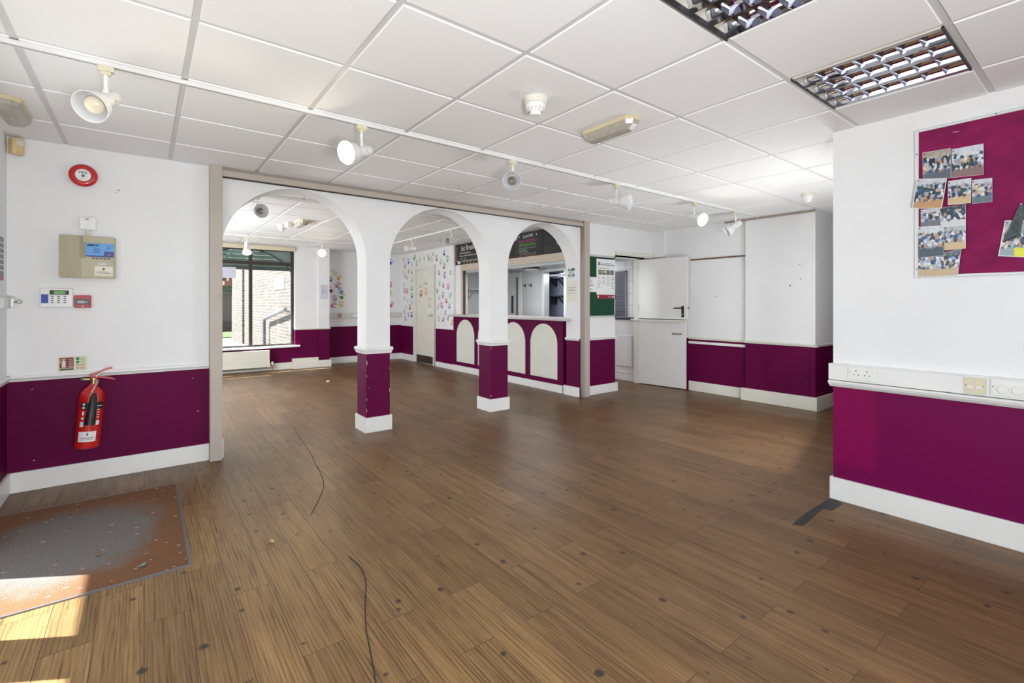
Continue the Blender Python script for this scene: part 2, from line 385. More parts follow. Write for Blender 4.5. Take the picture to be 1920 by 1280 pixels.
def photo_mat(name, seed, table, top):
    # a printed snapshot: bright windows above, busy patches of clothes and faces, a table below
    m = bpy.data.materials.new(name)
    m.use_nodes = True
    nt, N, L, b = nodes_of(m)
    b.inputs['Roughness'].default_value = 0.3
    tc = N.new('ShaderNodeTexCoord')
    mp = N.new('ShaderNodeMapping'); mp.inputs['Location'].default_value = (seed * 1.7, seed * 0.9, seed)
    mp.inputs['Scale'].default_value = (85, 62, 1)
    L.new(tc.outputs['Object'], mp.inputs['Vector'])
    vo = N.new('ShaderNodeTexVoronoi'); vo.inputs['Scale'].default_value = 1.0; vo.voronoi_dimensions = '2D'
    nz = N.new('ShaderNodeTexNoise'); nz.inputs['Scale'].default_value = 70; nz.inputs['Detail'].default_value = 2
    L.new(tc.outputs['Object'], nz.inputs['Vector'])
    mixv = N.new('ShaderNodeVectorMath'); mixv.operation = 'ADD'
    L.new(mp.outputs[0], mixv.inputs[0]); L.new(nz.outputs['Color'], mixv.inputs[1])
    L.new(mixv.outputs[0], vo.inputs['Vector'])
    sc = N.new('ShaderNodeSeparateColor'); L.new(vo.outputs['Color'], sc.inputs[0])
    rp = N.new('ShaderNodeValToRGB'); rp.color_ramp.interpolation = 'CONSTANT'
    cols = [(0.02, 0.03, 0.06), (0.35, 0.42, 0.52), (0.62, 0.66, 0.70), (0.05, 0.10, 0.26), (0.45, 0.28, 0.20), (0.70, 0.72, 0.74), (0.03, 0.08, 0.08), (0.30, 0.36, 0.45), (0.04, 0.04, 0.05), (0.55, 0.48, 0.40)]
    rnd = random.Random(seed); rnd.shuffle(cols)
    e = rp.color_ramp.elements
    e[0].position = 0; e[0].color = cols[0] + (1,)
    e[1].position = 0.1; e[1].color = cols[1] + (1,)
    for k in range(2, 10):
        q = e.new(k / 10); q.color = cols[k] + (1,)
    L.new(sc.outputs[0], rp.inputs['Fac'])
    ge = N.new('ShaderNodeSeparateXYZ'); L.new(tc.outputs['Generated'], ge.inputs[0])
    ad = N.new('ShaderNodeMath'); ad.operation = 'MULTIPLY_ADD'; ad.inputs[1].default_value = 0.3
    L.new(nz.outputs['Fac'], ad.inputs[0]); L.new(ge.outputs['Y'], ad.inputs[2])
    a = N.new('ShaderNodeMapRange'); a.inputs['From Min'].default_value = 0.48; a.inputs['From Max'].default_value = 0.40
    L.new(ad.outputs[0], a.inputs['Value'])
    t = N.new('ShaderNodeMapRange'); t.inputs['From Min'].default_value = 0.90; t.inputs['From Max'].default_value = 0.97; t.inputs['To Max'].default_value = 0.85
    L.new(ad.outputs[0], t.inputs['Value'])
    m1 = N.new('ShaderNodeMix'); m1.data_type = 'RGBA'; L.new(a.outputs[0], m1.inputs['Factor']); L.new(rp.outputs['Color'], m1.inputs['A']); m1.inputs['B'].default_value = table + (1,)
    m2 = N.new('ShaderNodeMix'); m2.data_type = 'RGBA'; L.new(t.outputs[0], m2.inputs['Factor']); L.new(m1.outputs['Result'], m2.inputs['A']); m2.inputs['B'].default_value = top + (1,)
    L.new(m2.outputs['Result'], b.inputs['Base Color'])
    return m

# ---------------------------------------------------------------- mesh helpers
class MB:
    def __init__(self):
        self.v = []; self.f = []; self.mi = []; self.sm = []
        self.M = Matrix()
    def add(self, vs, fs, mi=0, smooth=False):
        n = len(self.v)
        self.v += [tuple(self.M @ Vector(p)) for p in vs]
        self.f += [tuple(n + i for i in q) for q in fs]
        self.mi += [mi] * len(fs); self.sm += [smooth] * len(fs)
        return self
    def box(self, x0, x1, y0, y1, z0, z1, mi=0):
        if x0 > x1: x0, x1 = x1, x0
        if y0 > y1: y0, y1 = y1, y0
        if z0 > z1: z0, z1 = z1, z0
        vs = [(x, y, z) for z in (z0, z1) for y in (y0, y1) for x in (x0, x1)]
        return self.add(vs, [(0, 2, 3, 1), (4, 5, 7, 6), (0, 1, 5, 4), (2, 6, 7, 3), (0, 4, 6, 2), (1, 3, 7, 5)], mi)
    def prism(self, poly, axis, a, b, mi=0, smooth=False):
        # poly: 2D points in the two other axes, extruded from a to b along axis
        def P(p, t):
            if axis == 'x': return (t, p[0], p[1])
            if axis == 'y': return (p[0], t, p[1])
            return (p[0], p[1], t)
        n = len(poly)
        vs = [P(p, a) for p in poly] + [P(p, b) for p in poly]
        area = sum(poly[i][0] * poly[(i + 1) % n][1] - poly[(i + 1) % n][0] * poly[i][1] for i in range(n))
        flip = (area > 0) ^ (b > a) ^ (axis == 'y')
        caps = [tuple(range(n))[::-1], tuple(range(n, 2 * n))]
        sides = [(i, (i + 1) % n, n + (i + 1) % n, n + i) for i in range(n)]
        if flip:
            caps = [c[::-1] for c in caps]; sides = [s[::-1] for s in sides]
        self.add(vs, caps, mi, False)
        # share coordinates only; separate verts keep the caps crisp
        return self.add(vs, sides, mi, smooth)
    def lathe(self, prof, seg=24, mi=0, smooth=True, M=None):
        vs = []; fs = []
        for r, z in prof:
            for k in range(seg):
                t = 2 * PI * k / seg
                vs.append((r * math.cos(t), r * math.sin(t), z))
        for i in range(len(prof) - 1):
            for k in range(seg):
                k2 = (k + 1) % seg
                fs.append((i * seg + k, i * seg + k2, (i + 1) * seg + k2, (i + 1) * seg + k))
        if M is not None:
            vs = [tuple(M @ Vector(p)) for p in vs]
        return self.add(vs, fs, mi, smooth)
    def tube(self, pts, r, seg=8, mi=0, caps=True):
        pts = [Vector(p) for p in pts]
        vs = []; fs = []
        up = Vector((0.123, 0.2, 0.97)).normalized()
        for i, p in enumerate(pts):
            d = (pts[min(i + 1, len(pts) - 1)] - pts[max(i - 1, 0)]).normalized()
            a = d.cross(up)
            if a.length < 1e-3: a = d.cross(Vector((1, 0, 0)))
            a.normalize(); c = d.cross(a).normalized()
            for k in range(seg):
                t = 2 * PI * k / seg
                vs.append(tuple(p + r * (math.cos(t) * a + math.sin(t) * c)))
        for i in range(len(pts) - 1):
            for k in range(seg):
                k2 = (k + 1) % seg
                fs.append((i * seg + k, (i + 1) * seg + k, (i + 1) * seg + k2, i * seg + k2))
        if caps:
            fs.append(tuple(range(seg))[::-1] if False else tuple(range(seg)))
            fs.append(tuple((len(pts) - 1) * seg + k for k in range(seg))[::-1])
        return self.add(vs, fs, mi, True)
    def ball(self, c, r, seg=16, rings=10, mi=0, sc=(1, 1, 1)):
        prof = [(max(1e-5, r * math.sin(PI * i / rings)), -r * math.cos(PI * i / rings)) for i in range(rings + 1)]
        M = Matrix.Translation(c) @ Matrix.Diagonal((sc[0], sc[1], sc[2], 1))
        return self.lathe(prof, seg, mi, True, M)
    def build(self, name, mats, parent=None, bevel=0.0, seg=2, label=None):
        if not isinstance(mats, (list, tuple)): mats = [mats]
        me = bpy.data.meshes.new(name)
        me.from_pydata(self.v, [], self.f)
        for m in mats: me.materials.append(m)
        me.polygons.foreach_set('material_index', self.mi)
        me.polygons.foreach_set('use_smooth', self.sm)
        bm = bmesh.new(); bm.from_mesh(me)
        bmesh.ops.remove_doubles(bm, verts=bm.verts, dist=1e-6)
        bmesh.ops.recalc_face_normals(bm, faces=bm.faces)
        bm.to_mesh(me); bm.free()
        me.update()
        o = bpy.data.objects.new(name, me)
        col.objects.link(o)
        if parent is not None: o.parent = parent
        if bevel:
            md = o.modifiers.new('bevel', 'BEVEL'); md.width = bevel; md.segments = seg
            md.limit_method = 'ANGLE'; md.angle_limit = math.radians(40)
        if any(self.sm):
            es = o.modifiers.new('edge_split', 'EDGE_SPLIT'); es.split_angle = math.radians(45)
        if label: o['label'] = label
        return o

def tag(o, label, cat, group=None, kind=None):
    o['label'] = label; o['category'] = cat
    if group: o['group'] = group
    if kind: o['kind'] = kind
    return o

def thing(name, label, cat, loc=(0, 0, 0), rot=(0, 0, 0), group=None):
    o = bpy.data.objects.new(name, None)
    o.empty_display_size = 0.05
    o.location = loc; o.rotation_euler = rot
    col.objects.link(o)
    return tag(o, label, cat, group)

FACE_S = (PI / 2, 0, 0)            # on a wall facing -Y : local x = +X, y = up, z = out of the wall
FACE_W = (PI / 2, 0, -PI / 2)      # on a wall facing -X : local x = -Y
FACE_E = (PI / 2, 0, PI / 2)       # on a wall facing +X

def single(mb, name, mats, label, cat, loc=(0, 0, 0), rot=(0, 0, 0), bevel=0.0, group=None):
    o = mb.build(name, mats, None, bevel)
    o.location = loc; o.rotation_euler = rot
    return tag(o, label, cat, group)

def struct(mb, name, mats, label, cat, bevel=0.0):
    o = mb.build(name, mats, None, bevel)
    return tag(o, label, cat, None, 'structure')

def text_mesh(name, body, size, m, parent, loc, rot=(0, 0, 0), sx=1.0, depth=0.0004, align='CENTER', shear=0.0):
    cu = bpy.data.curves.new(name, 'FONT')
    cu.body = body; cu.size = size; cu.align_x = align; cu.align_y = 'CENTER'; cu.extrude = depth; cu.shear = shear
    t = bpy.data.objects.new(name, cu); col.objects.link(t)
    bpy.context.view_layer.update()
    me = bpy.data.meshes.new_from_object(t.evaluated_get(bpy.context.evaluated_depsgraph_get()))
    bpy.data.objects.remove(t); bpy.data.curves.remove(cu)
    me.materials.clear(); me.materials.append(m)
    o = bpy.data.objects.new(name, me); col.objects.link(o)
    o.parent = parent; o.location = loc; o.rotation_euler = rot; o.scale = (sx, 1, 1)
    return o

def lines(mb, x0, x1, ys, h, z, mi=0, rnd=None, jit=0.35):
    for y in ys:
        xe = x1 - (rnd.random() * jit * (x1 - x0) if rnd else 0)
        mb.box(x0, xe, y - h / 2, y + h / 2, z, z + 0.0006, mi)
    return mb

# ---------------------------------------------------------------- setting: floor, ceiling
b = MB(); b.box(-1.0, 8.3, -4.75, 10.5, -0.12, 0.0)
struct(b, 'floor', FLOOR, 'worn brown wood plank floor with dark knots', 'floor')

X0, DX, Y0, DY = 0.1616, 0.6, 1.661, 0.6067
LIGHT_CELLS = {(4, -2), (2, -2)}
b = MB()
G = 0.0125
zt = ROOM_H
for i in range(-3, 14):
    for j in range(-11, 15):
        xa, xb = X0 + DX * i, X0 + DX * (i + 1)
        ya, yb = Y0 + DY * j, Y0 + DY * (j + 1)
        xa2, xb2, ya2, yb2 = max(xa, -0.95), min(xb, 8.2), max(ya, -4.7), min(yb, 10.36)
        if xb2 - xa2 < 0.05 or yb2 - ya2 < 0.05: continue
        if (i, j) in LIGHT_CELLS: continue
        e = 0.004
        p = [(xa2 + G, ya2 + G), (xb2 - G, ya2 + G), (xb2 - G, yb2 - G), (xa2 + G, yb2 - G)]
        q = [(xa2 + G + e, ya2 + G + e), (xb2 - G - e, ya2 + G + e), (xb2 - G - e, yb2 - G - e), (xa2 + G + e, yb2 - G - e)]
        vs = [(x, y, zt + 0.007) for x, y in p] + [(x, y, zt) for x, y in q]
        b.add(vs, [(7, 6, 5, 4), (0, 4, 5, 1), (1, 5, 6, 2), (2, 6, 7, 3), (3, 7, 4, 0)], 0)
for i in range(-3, 15):
    x = X0 + DX * i
    if -0.95 < x < 8.2:
        b.box(x - G, x + G, -4.7, 10.36, zt + 0.006, zt + 0.02, 1)
for j in range(-11, 16):
    y = Y0 + DY * j
    for i in range(-3, 14):
        xa, xb = max(X0 + DX * i + G, -0.95), min(X0 + DX * (i + 1) - G, 8.2)
        if -4.7 < y < 10.36 and xb > xa:
            b.box(xa, xb, y - G, y + G, zt + 0.006, zt + 0.02, 1)
b.box(-1.0, 8.3, -4.75, 10.4, zt + 0.15, zt + 0.25, 0)
struct(b, 'ceiling', [CEIL, TBAR], 'white suspended ceiling of square tiles in a grid', 'ceiling')

# ---------------------------------------------------------------- setting: walls
ZD = 0.77     # top of the burgundy dado
def two_tone(b, x0, x1, y0, y1, zlo=0.0, zhi=ROOM_H + 0.02, zd=ZD):
    if zlo < zd: b.box(x0, x1, y0, y1, zlo, min(zd, zhi), 1)
    if zhi > zd: b.box(x0, x1, y0, y1, max(zd, zlo), zhi, 0)
    return b
WB = [WHITE, BURG]

# left wall with the glazed entrance and a side window near the camera
b = MB()
two_tone(b, -0.95, -0.73, 3.47, 4.86)
two_tone(b, -0.95, -0.73, 2.02, 2.32)
two_tone(b, -0.95, -0.73, 2.32, 3.47, 2.12)
two_tone(b, -0.95, -0.73, -4.75, -0.75)
two_tone(b, -0.95, -0.73, -0.75, 2.02, 0, 0.8)
two_tone(b, -0.95, -0.73, -0.75, 2.02, 2.2)
struct(b, 'wall_left', WB, 'white and burgundy wall at the left edge beside the doormat', 'wall')
b = MB(); two_tone(b, -0.95, -0.73, 4.86, 10.36)
struct(b, 'wall_back_left', WB, 'left wall of the far room behind the arches', 'wall')
b = MB(); two_tone(b, -0.95, -0.7, -4.75, -4.6); two_tone(b, 3.3, 3.75, -4.75, -4.6)
two_tone(b, -0.7, 3.3, -4.75, -4.6, 0, 0.4); two_tone(b, -0.7, 3.3, -4.75, -4.6, 2.3)
struct(b, 'wall_front', WB, 'shop front wall behind the viewpoint', 'wall')

# left part of the arcade plane
b = MB(); two_tone(b, -0.73, 0.505, 4.61, 4.86)
struct(b, 'wall_front_left', WB, 'white wall over burgundy carrying the alarm boxes, left of the arches', 'wall')

# arcade: three round arches on two square pillars
TH0, TH1 = 4.61, 4.86
arches = [(0.505, 1.74), (1.985, 3.241), (3.494, 4.72)]
APEX = 2.318
b = MB()
for x0, x1 in arches:
    r = (x1 - x0) / 2; cx = (x0 + x1) / 2; zs = APEX - r
    n = 40
    arc = [(cx - r * math.cos(PI * k / n), zs + r * math.sin(PI * k / n)) for k in range(n + 1)]
    ztop = ROOM_H + 0.02
    for k in range(n):
        (xa, za), (xb, zb) = arc[k], arc[k + 1]
        b.add([(xa, TH0, za), (xb, TH0, zb), (xb, TH0, ztop), (xa, TH0, ztop)], [(0, 1, 2, 3)], 0)
        b.add([(xa, TH1, za), (xb, TH1, zb), (xb, TH1, ztop), (xa, TH1, ztop)], [(3, 2, 1, 0)], 0)
        b.add([(xa, TH0, za), (xb, TH0, zb), (xb, TH1, zb), (xa, TH1, za)], [(3, 2, 1, 0)], 0, True)
for x0, x1 in ((1.74, 1.985), (3.241, 3.494)):
    two_tone(b, x0, x1, TH0, TH1, zd=0.79)
two_tone(b, 4.72, 4.88, TH0, TH1, zd=0.79)
struct(b, 'wall_middle', WB, 'white wall of three round arches on two square pillars with burgundy feet', 'wall')

# stub with green board, bulkhead over the kitchen door
b = MB()
two_tone(b, 4.88, 5.47, 4.61, 4.86)
two_tone(b, 5.47, 6.55, 4.61, 4.80, 2.04)
two_tone(b, 5.47, 6.55, 4.80, 4.92, 1.995)
two_tone(b, 6.31, 6.55, 4.80, 4.92)
struct(b, 'wall_middle_right', WB, 'short white wall over burgundy between right arch and kitchen doorway', 'wall')

# far right: niche, chimney breast, dark passage
b = MB(); two_tone(b, 6.40, 6.55, 3.12, 4.80)
b.box(6.345, 6.40, 4.38, 4.61, 2.0, ROOM_H + 0.02, 0)
struct(b, 'wall_far_right', WB, 'recessed white wall over burgundy behind the open stable door', 'wall')
b = MB(); two_tone(b, 6.33, 8.2, 2.285, 3.12)
b.box(6.322, 6.33, 2.345, 2.375, 0.17, 0.64, 1); b.box(6.322, 6.33, 2.85, 2.88, 0.17, 0.64, 1)
b.box(6.322, 6.33, 2.375, 2.85, 0.17, 0.2, 1); b.box(6.322, 6.33, 2.375, 2.85, 0.61, 0.64, 1)
struct(b, 'wall_far_right_front', WB, 'projecting white chimney breast with a burgundy panelled base', 'wall')
b = MB(); two_tone(b, 8.2, 8.35, 1.0, 3.2)
struct(b, 'wall_right_end', WB, 'end wall of the dark side passage', 'wall')
b = MB()
two_tone(b, 3.59, 8.2, -4.75, 1.191)
o = struct(b, 'wall_right', [WHITE, BURGP], 'white wall over bright burgundy beside the photo board', 'wall')

# far room: hand print wall, window wall, recessed back wall
b = MB()
two_tone(b, 4.73, 4.88, 9.63, 10.36); two_tone(b, 4.73, 4.88, 7.97, 8.68); two_tone(b, 4.73, 4.88, 8.68, 9.63, 2.08)
hand_wall = struct(b, 'wall_back_right', WB, 'white wall covered in coloured hand prints around a cream door', 'wall')
b = MB()
two_tone(b, -0.95, -0.5, 10.06, 10.36); two_tone(b, -0.5, 2.36, 10.06, 10.36, 0, 0.43); two_tone(b, -0.5, 2.36, 10.06, 10.36, 2.36)
two_tone(b, 2.36, 2.79, 10.06, 10.36); two_tone(b, 2.79, 3.012, 10.03, 10.42)
struct(b, 'wall_back_middle', WB, 'wall with the big window, white over burgundy', 'wall')
b = MB(); two_tone(b, 3.012, 4.9, 10.36, 10.5)
back_wall = struct(b, 'wall_back', WB, 'recessed back wall with a column of hand prints', 'wall')

# serving hatch wall (upper part and side strip), kitchen shell
GREYW = mat('grey_white_kitchen_paint', (0.62, 0.64, 0.66), 0.55, var=0.03, vscale=3)
b = MB()
b.box(4.78, 4.88, 4.86, 7.97, 1.90, ROOM_H + 0.02, 0)
b.box(4.78, 4.88, 7.75, 7.97, 1.073, 1.90, 0)
struct(b, 'wall_inner_right', [WHITE], 'white wall above and beside the serving hatch', 'wall')
b = MB()
b.box(6.42, 6.55, 4.92, 6.66, 0, 2.3, 0); b.box(6.42, 6.55, 7.24, 8.4, 0, 2.3, 0); b.box(6.42, 6.55, 6.66, 7.24, 1.92, 2.3, 0)
b.box(6.40, 6.42, 7.24, 7.30, 0, 1.97, 1); b.box(6.40, 6.42, 6.62, 6.66, 0, 1.97, 1); b.box(6.40, 6.42, 6.66, 7.24, 1.92, 1.97, 1)
struct(b, 'wall_kitchen_back', [GREYW, TRIMW], 'pale kitchen wall with a doorway to the store', 'wall')
b = MB(); b.box(4.88, 6.55, 8.4, 8.55, 0, 2.3)
struct(b, 'wall_kitchen_end', [GREYW], 'grey end wall of the kitchen seen through the hatch', 'wall')
b = MB(); b.box(4.88, 6.60, 4.92, 8.55, 2.0, 2.15); b.box(6.60, 7.0, 6.3, 7.85, 1.96, 2.1)
struct(b, 'ceiling_kitchen', [GREYW], 'low kitchen ceiling', 'ceiling')
STORE = mat('blue_grey_store_paint', (0.20, 0.215, 0.30), 0.6, var=0.05, vscale=4)
b = MB(); b.box(6.8, 6.9, 6.3, 7.85, 0, 2.0); b.box(6.55, 6.8, 6.3, 6.42, 0, 2.0); b.box(6.55, 6.8, 7.72, 7.85, 0, 2.0)
struct(b, 'wall_store', [STORE], 'blue grey wall of the store room behind the kitchen', 'wall')

# ---------------------------------------------------------------- trims: dado rails, skirtings
def rail_prof(d, z0, z1):
    h = z1 - z0
    return [(0, z0), (d * 0.45, z0), (d * 0.6, z0 + h * 0.25), (d * 0.75, z0 + h * 0.4), (d, z0 + h * 0.6), (d, z0 + h * 0.85), (d * 0.8, z1), (0, z1)]
def rail_s(b, x0, x1, y, z0, z1, d=0.024):           # on a wall facing -Y
    b.prism([(y - p, z) for p, z in rail_prof(d, z0, z1)], 'x', x0, x1)
def rail_w(b, y0, y1, x, z0, z1, d=0.024):           # on a wall facing -X
    b.prism([(x - p, z) for p, z in rail_prof(d, z0, z1)], 'y', y0, y1)
def rail_e(b, y0, y1, x, z0, z1, d=0.024):
    b.prism([(x + p, z) for p, z in rail_prof(d, z0, z1)], 'y', y0, y1)
n_trim = [0]
def trim(b, m, label, bevel=0.0, cat='dado rail'):
    n_trim[0] += 1
    return struct(b, 'trim_%d' % n_trim[0], m, label, cat, bevel)

b = MB(); rail_s(b, -0.73, 0.42, 4.61, 0.75, 0.79); trim(b, TRIMW, 'white dado rail above the fire extinguisher')
b = MB(); rail_e(b, 3.47, 4.61, -0.73, 0.75, 0.79); trim(b, TRIMW, 'short white dado rail at the left edge')
for (x0, x1), w in (((1.74, 1.985), 'left'), ((3.241, 3.494), 'right')):
    b = MB(); d = 0.026
    prof = rail_prof(d, 0.779, 0.842)
    rings = []
    for p, z in prof[1:-1]:
        rings.append([(x0 - p, TH0 - p, z), (x1 + p, TH0 - p, z), (x1 + p, TH1 + p, z), (x0 - p, TH1 + p, z)])
    vs = [q for r_ in rings for q in r_]
    fs = []
    for k in range(len(rings) - 1):
        for s in range(4):
            s2 = (s + 1) % 4
            fs.append((k * 4 + s, k * 4 + s2, k * 4 + 4 + s2, k * 4 + 4 + s))
    fs.append((3, 2, 1, 0)); t0 = (len(rings) - 1) * 4; fs.append((t0, t0 + 1, t0 + 2, t0 + 3))
    b.add(vs, fs)
    trim(b, TRIMW, 'white moulding round the %s square pillar' % w)
b = MB(); rail_s(b, 4.86, 5.49, 4.61, 0.765, 0.803); trim(b, TRIMW, 'white dado rail under the green noticeboard')
b = MB(); rail_w(b, 4.61, 4.87, 4.72, 0.765, 0.803, 0.02); trim(b, TRIMW, 'short dado rail beside the serving counter end')
b = MB(); rail_w(b, 3.12, 3.99, 6.40, 0.755, 0.79, 0.02); trim(b, CREAM, 'cream dado rail in the recess beside the stable door')
b = MB(); rail_w(b, 2.26, 3.14, 6.33, 0.757, 0.792, 0.024); rail_s(b, 6.306, 8.2, 2.285, 0.757, 0.792); trim(b, CREAM, 'cream dado rail round the chimney breast')
b = MB()
pr = [(3.59, 0.738), (3.575, 0.738), (3.566, 0.746), (3.562, 0.752), (3.552, 0.755), (3.548, 0.765), (3.540, 0.768), (3.540, 0.776), (3.548, 0.781), (3.59, 0.781)]
b.prism(pr, 'y', -4.6, 1.205); trim(b, TRIMW, 'thick white dado rail under the socket trunking at the right')
b = MB(); rail_s(b, 2.34, 2.79, 10.06, 0.757, 0.79, 0.02); rail_s(b, 2.78, 3.03, 10.03, 0.757, 0.79, 0.022); trim(b, CREAM, 'cream dado rail right of the big window')
b = MB(); rail_s(b, 3.012, 4.73, 10.36, 0.757, 0.785, 0.012); trim(b, BURG, 'painted dado rail on the recessed back wall')

def skirt(b, side, label, m=TRIMW):
    return struct(b, 'baseboard_' + side, m, label, 'skirting board', 0.003)
def sk_s(b, x0, x1, y, h=0.137, t=0.016): b.box(x0, x1, y - t, y, 0, h)
def sk_w(b, y0, y1, x, h=0.137, t=0.016): b.box(x - t, x, y0, y1, 0, h)
b = MB(); sk_s(b, -0.73, 0.42, 4.61); skirt(b, 'front_left', 'white skirting under the fire extinguisher')
b = MB(); b.box(-0.73, -0.712, 3.47, 4.594, 0, 0.137); skirt(b, 'left', 'white skirting at the left edge')
b = MB(); b.box(0.505, 0.523, 4.594, 4.86, 0, 0.15); skirt(b, 'middle_left', 'short white skirting behind the beige post')
for (x0, x1), w in (((1.74, 1.985), 'left'), ((3.241, 3.494), 'right')):
    b = MB(); b.box(x0 - 0.018, x1 + 0.018, TH0 - 0.018, TH1 + 0.018, 0, 0.149)
    skirt(b, 'pillar_' + w, 'white plinth of the %s square pillar' % w)
b = MB(); sk_s(b, 4.86, 5.51, 4.61, 0.125, 0.018); b.box(5.47, 5.51, 4.61, 4.8, 0, 0.125); skirt(b, 'middle_right', 'white skirting under the green noticeboard')
b = MB(); b.box(4.69, 4.72, 4.60, 4.89, 0, 0.13); skirt(b, 'inner_right', 'short skirting at the near end of the serving counter')
b = MB(); sk_w(b, 3.12, 3.99, 6.40, 0.14); skirt(b, 'far_right', 'white skirting in the recess beside the stable door', CREAM)
b = MB(); b.box(6.305, 6.33, 2.26, 3.17, 0, 0.16); b.box(6.33, 8.2, 2.26, 2.285, 0, 0.16); skirt(b, 'far_right_front', 'white skirting of the chimney breast', CREAM)
b = MB(); b.box(3.574, 3.59, -4.6, 1.207, 0, 0.143); b.box(3.59, 8.2, 1.191, 1.207, 0, 0.143); skirt(b, 'right', 'white skirting under the burgundy wall at the right')
b = MB(); sk_w(b, 9.63, 10.36, 4.73); sk_w(b, 7.97, 8.68, 4.73, 0.1); skirt(b, 'back_right', 'white skirting under the hand print wall')
b = MB(); sk_s(b, -0.73, 2.30, 10.06, 0.13); skirt(b, 'back_left', 'cream skirting under the window', CREAM)
b = MB(); b.box(2.297, 2.78, 9.965, 10.06, 0, 0.2); b.box(2.297, 2.78, 9.955, 9.965, 0, 0.135); b.box(2.78, 3.03, 9.96, 10.03, 0, 0.135)
skirt(b, 'back_middle', 'raised cream boxing at the foot of the wall right of the window', CREAM)
b = MB(); sk_s(b, 3.012, 4.73, 10.36, 0.135); skirt(b, 'back', 'white skirting on the recessed back wall')

# beige shutter posts and beam framing the arches
b = MB(); b.box(0.42, 0.508, 4.53, 4.612, 0, ROOM_H); trim(b, BEIGE, 'tall beige post left of the arches', 0.004, 'post')
b = MB(); b.box(4.745, 4.86, 4.54, 4.61, 0, ROOM_H); b.box(4.742, 4.752, 4.533, 4.6, 0, ROOM_H, 1)
trim(b, [BEIGE, BEIGED], 'tall beige post right of the arches', 0.002, 'post')
b = MB(); b.box(0.508, 4.745, 4.545, 4.61, 2.328, 2.378); b.box(0.508, 4.745, 4.556, 4.61, 2.378, ROOM_H + 0.004, 1); b.box(0.508, 4.745, 4.575, 4.61, 2.324, 2.328, 2)
trim(b, [BEIGE, BEIGED, BLACK], 'long beige beam above the three arches', 0.002, 'beam')
# gap strip above the chimney breast, picture strip, white shelf strip in the recess
WOODB = mat('bare_brown_wood', (0.16, 0.085, 0.05), 0.6, var=0.2, vscale=20)
b = MB(); b.box(6.315, 6.33, 2.285, 3.40, ROOM_H - 0.028, ROOM_H); trim(b, mat('raw_board', (0.33, 0.27, 0.23), 0.7, var=0.1), 'bare board strip above the chimney breast', 0, 'strip')
b = MB(); b.box(6.385, 6.40, 3.125, 3.96, 1.912, 1.932); trim(b, WOODB, 'thin bare brown wood strip on the white wall beside the stable door', 0, 'strip')
b = MB(); b.box(6.37, 6.40, 3.125, 3.985, 0.692, 0.727); trim(b, TRIMW, 'white batten on the burgundy beside the stable door', 0.003, 'batten')

# ---------------------------------------------------------------- back window, door frames
FRAME = mat('dark_brown_frame', (0.028, 0.017, 0.013), 0.4)
w = thing('window_1', 'big dark framed window of the far room with an arched outside wall', 'window', (0.93, 10.2, 0.47)); w['kind'] = 'structure'
def wbox(b, x0, x1, y0, y1, z0, z1, mi=0): b.box(x0 - 0.93, x1 - 0.93, y0 - 10.2, y1 - 10.2, z0 - 0.47, z1 - 0.47, mi)
b = MB()
wbox(b, -0.5, 2.36, 10.17, 10.24, 0.43, 0.485); wbox(b, -0.5, 2.36, 10.17, 10.24, 2.30, 2.36)
for x in (-0.47, 0.55, 1.60): wbox(b, x - 0.028, x + 0.028, 10.165, 10.245, 0.485, 2.30)
wbox(b, 2.315, 2.36, 10.17, 10.24, 0.485, 2.30)
for xa, xb in ((-0.44, 0.52), (0.58, 1.57), (1.63, 2.315)): wbox(b, xa, xb, 10.172, 10.238, 2.02, 2.085)
b.build('window_frame', FRAME, w, 0.002)
for xa, xb in ((-0.45, 0.53), (0.57, 1.58), (1.62, 2.32)):
    for za, zb in ((0.48, 2.03), (2.08, 2.31)):
        b = MB(); wbox(b, xa, xb, 10.2, 10.206, za, zb); b.build('pane', GLASS, w)
b = MB(); wbox(b, -0.52, 2.44, 9.99, 10.175, 0.425, 0.458); b.build('window_sill', TRIMW, w, 0.006)
b = MB()
b.prism([(10.0 - 10.2, 2.30 - 0.47), (10.055 - 10.2, 2.30 - 0.47), (10.055 - 10.2, 2.385 - 0.47), (10.01 - 10.2, 2.385 - 0.47), (9.995 - 10.2, 2.35 - 0.47)], 'x', -0.5 - 0.93, 2.345 - 0.93)
b2 = single(b, 'roller_blind_box', mat('cream_blind_case', (0.66, 0.60, 0.44), 0.5, var=0.04), 'long cream roller blind case above the big window', 'blind', (0.93, 10.2, 0.47), bevel=0.004)
b = MB(); b.box(-0.11, 0.11, -0.1, 0.1, 0, 0.001)
single(b, 'paper_sign', mat('lilac_paper', (0.62, 0.62, 0.72), 0.7), 'plain pale paper stuck inside the left window pane', 'sign', (1.245, 10.195, 1.855), FACE_S)

# front shop window frame and side window (behind the viewpoint)
w2 = thing('window_2', 'shop front window behind the viewpoint', 'window', (1.3, -4.68, 0.4)); w2['kind'] = 'structure'
b = MB()
for x in (-1.97, -0.66, 0.66, 1.97): b.box(x - 0.03, x + 0.03, -0.03, 0.03, 0, 1.9)
b.box(-1.97, 1.97, -0.03, 0.03, 0, 0.05); b.box(-1.97, 1.97, -0.03, 0.03, 1.85, 1.9)
b.build('window_frame', FRAME, w2)
w3 = thing('window_3', 'side window beside the viewpoint', 'window', (-0.84, 0.63, 0.8)); w3['kind'] = 'structure'
b = MB()
for y in (-1.38, 0.0, 1.38): b.box(-0.03, 0.03, y - 0.03, y + 0.03, 0, 1.4)
b.box(-0.03, 0.03, -1.38, 1.38, 0, 0.05); b.box(-0.03, 0.03, -1.38, 1.38, 1.35, 1.4)
b.build('window_frame', FRAME, w3)
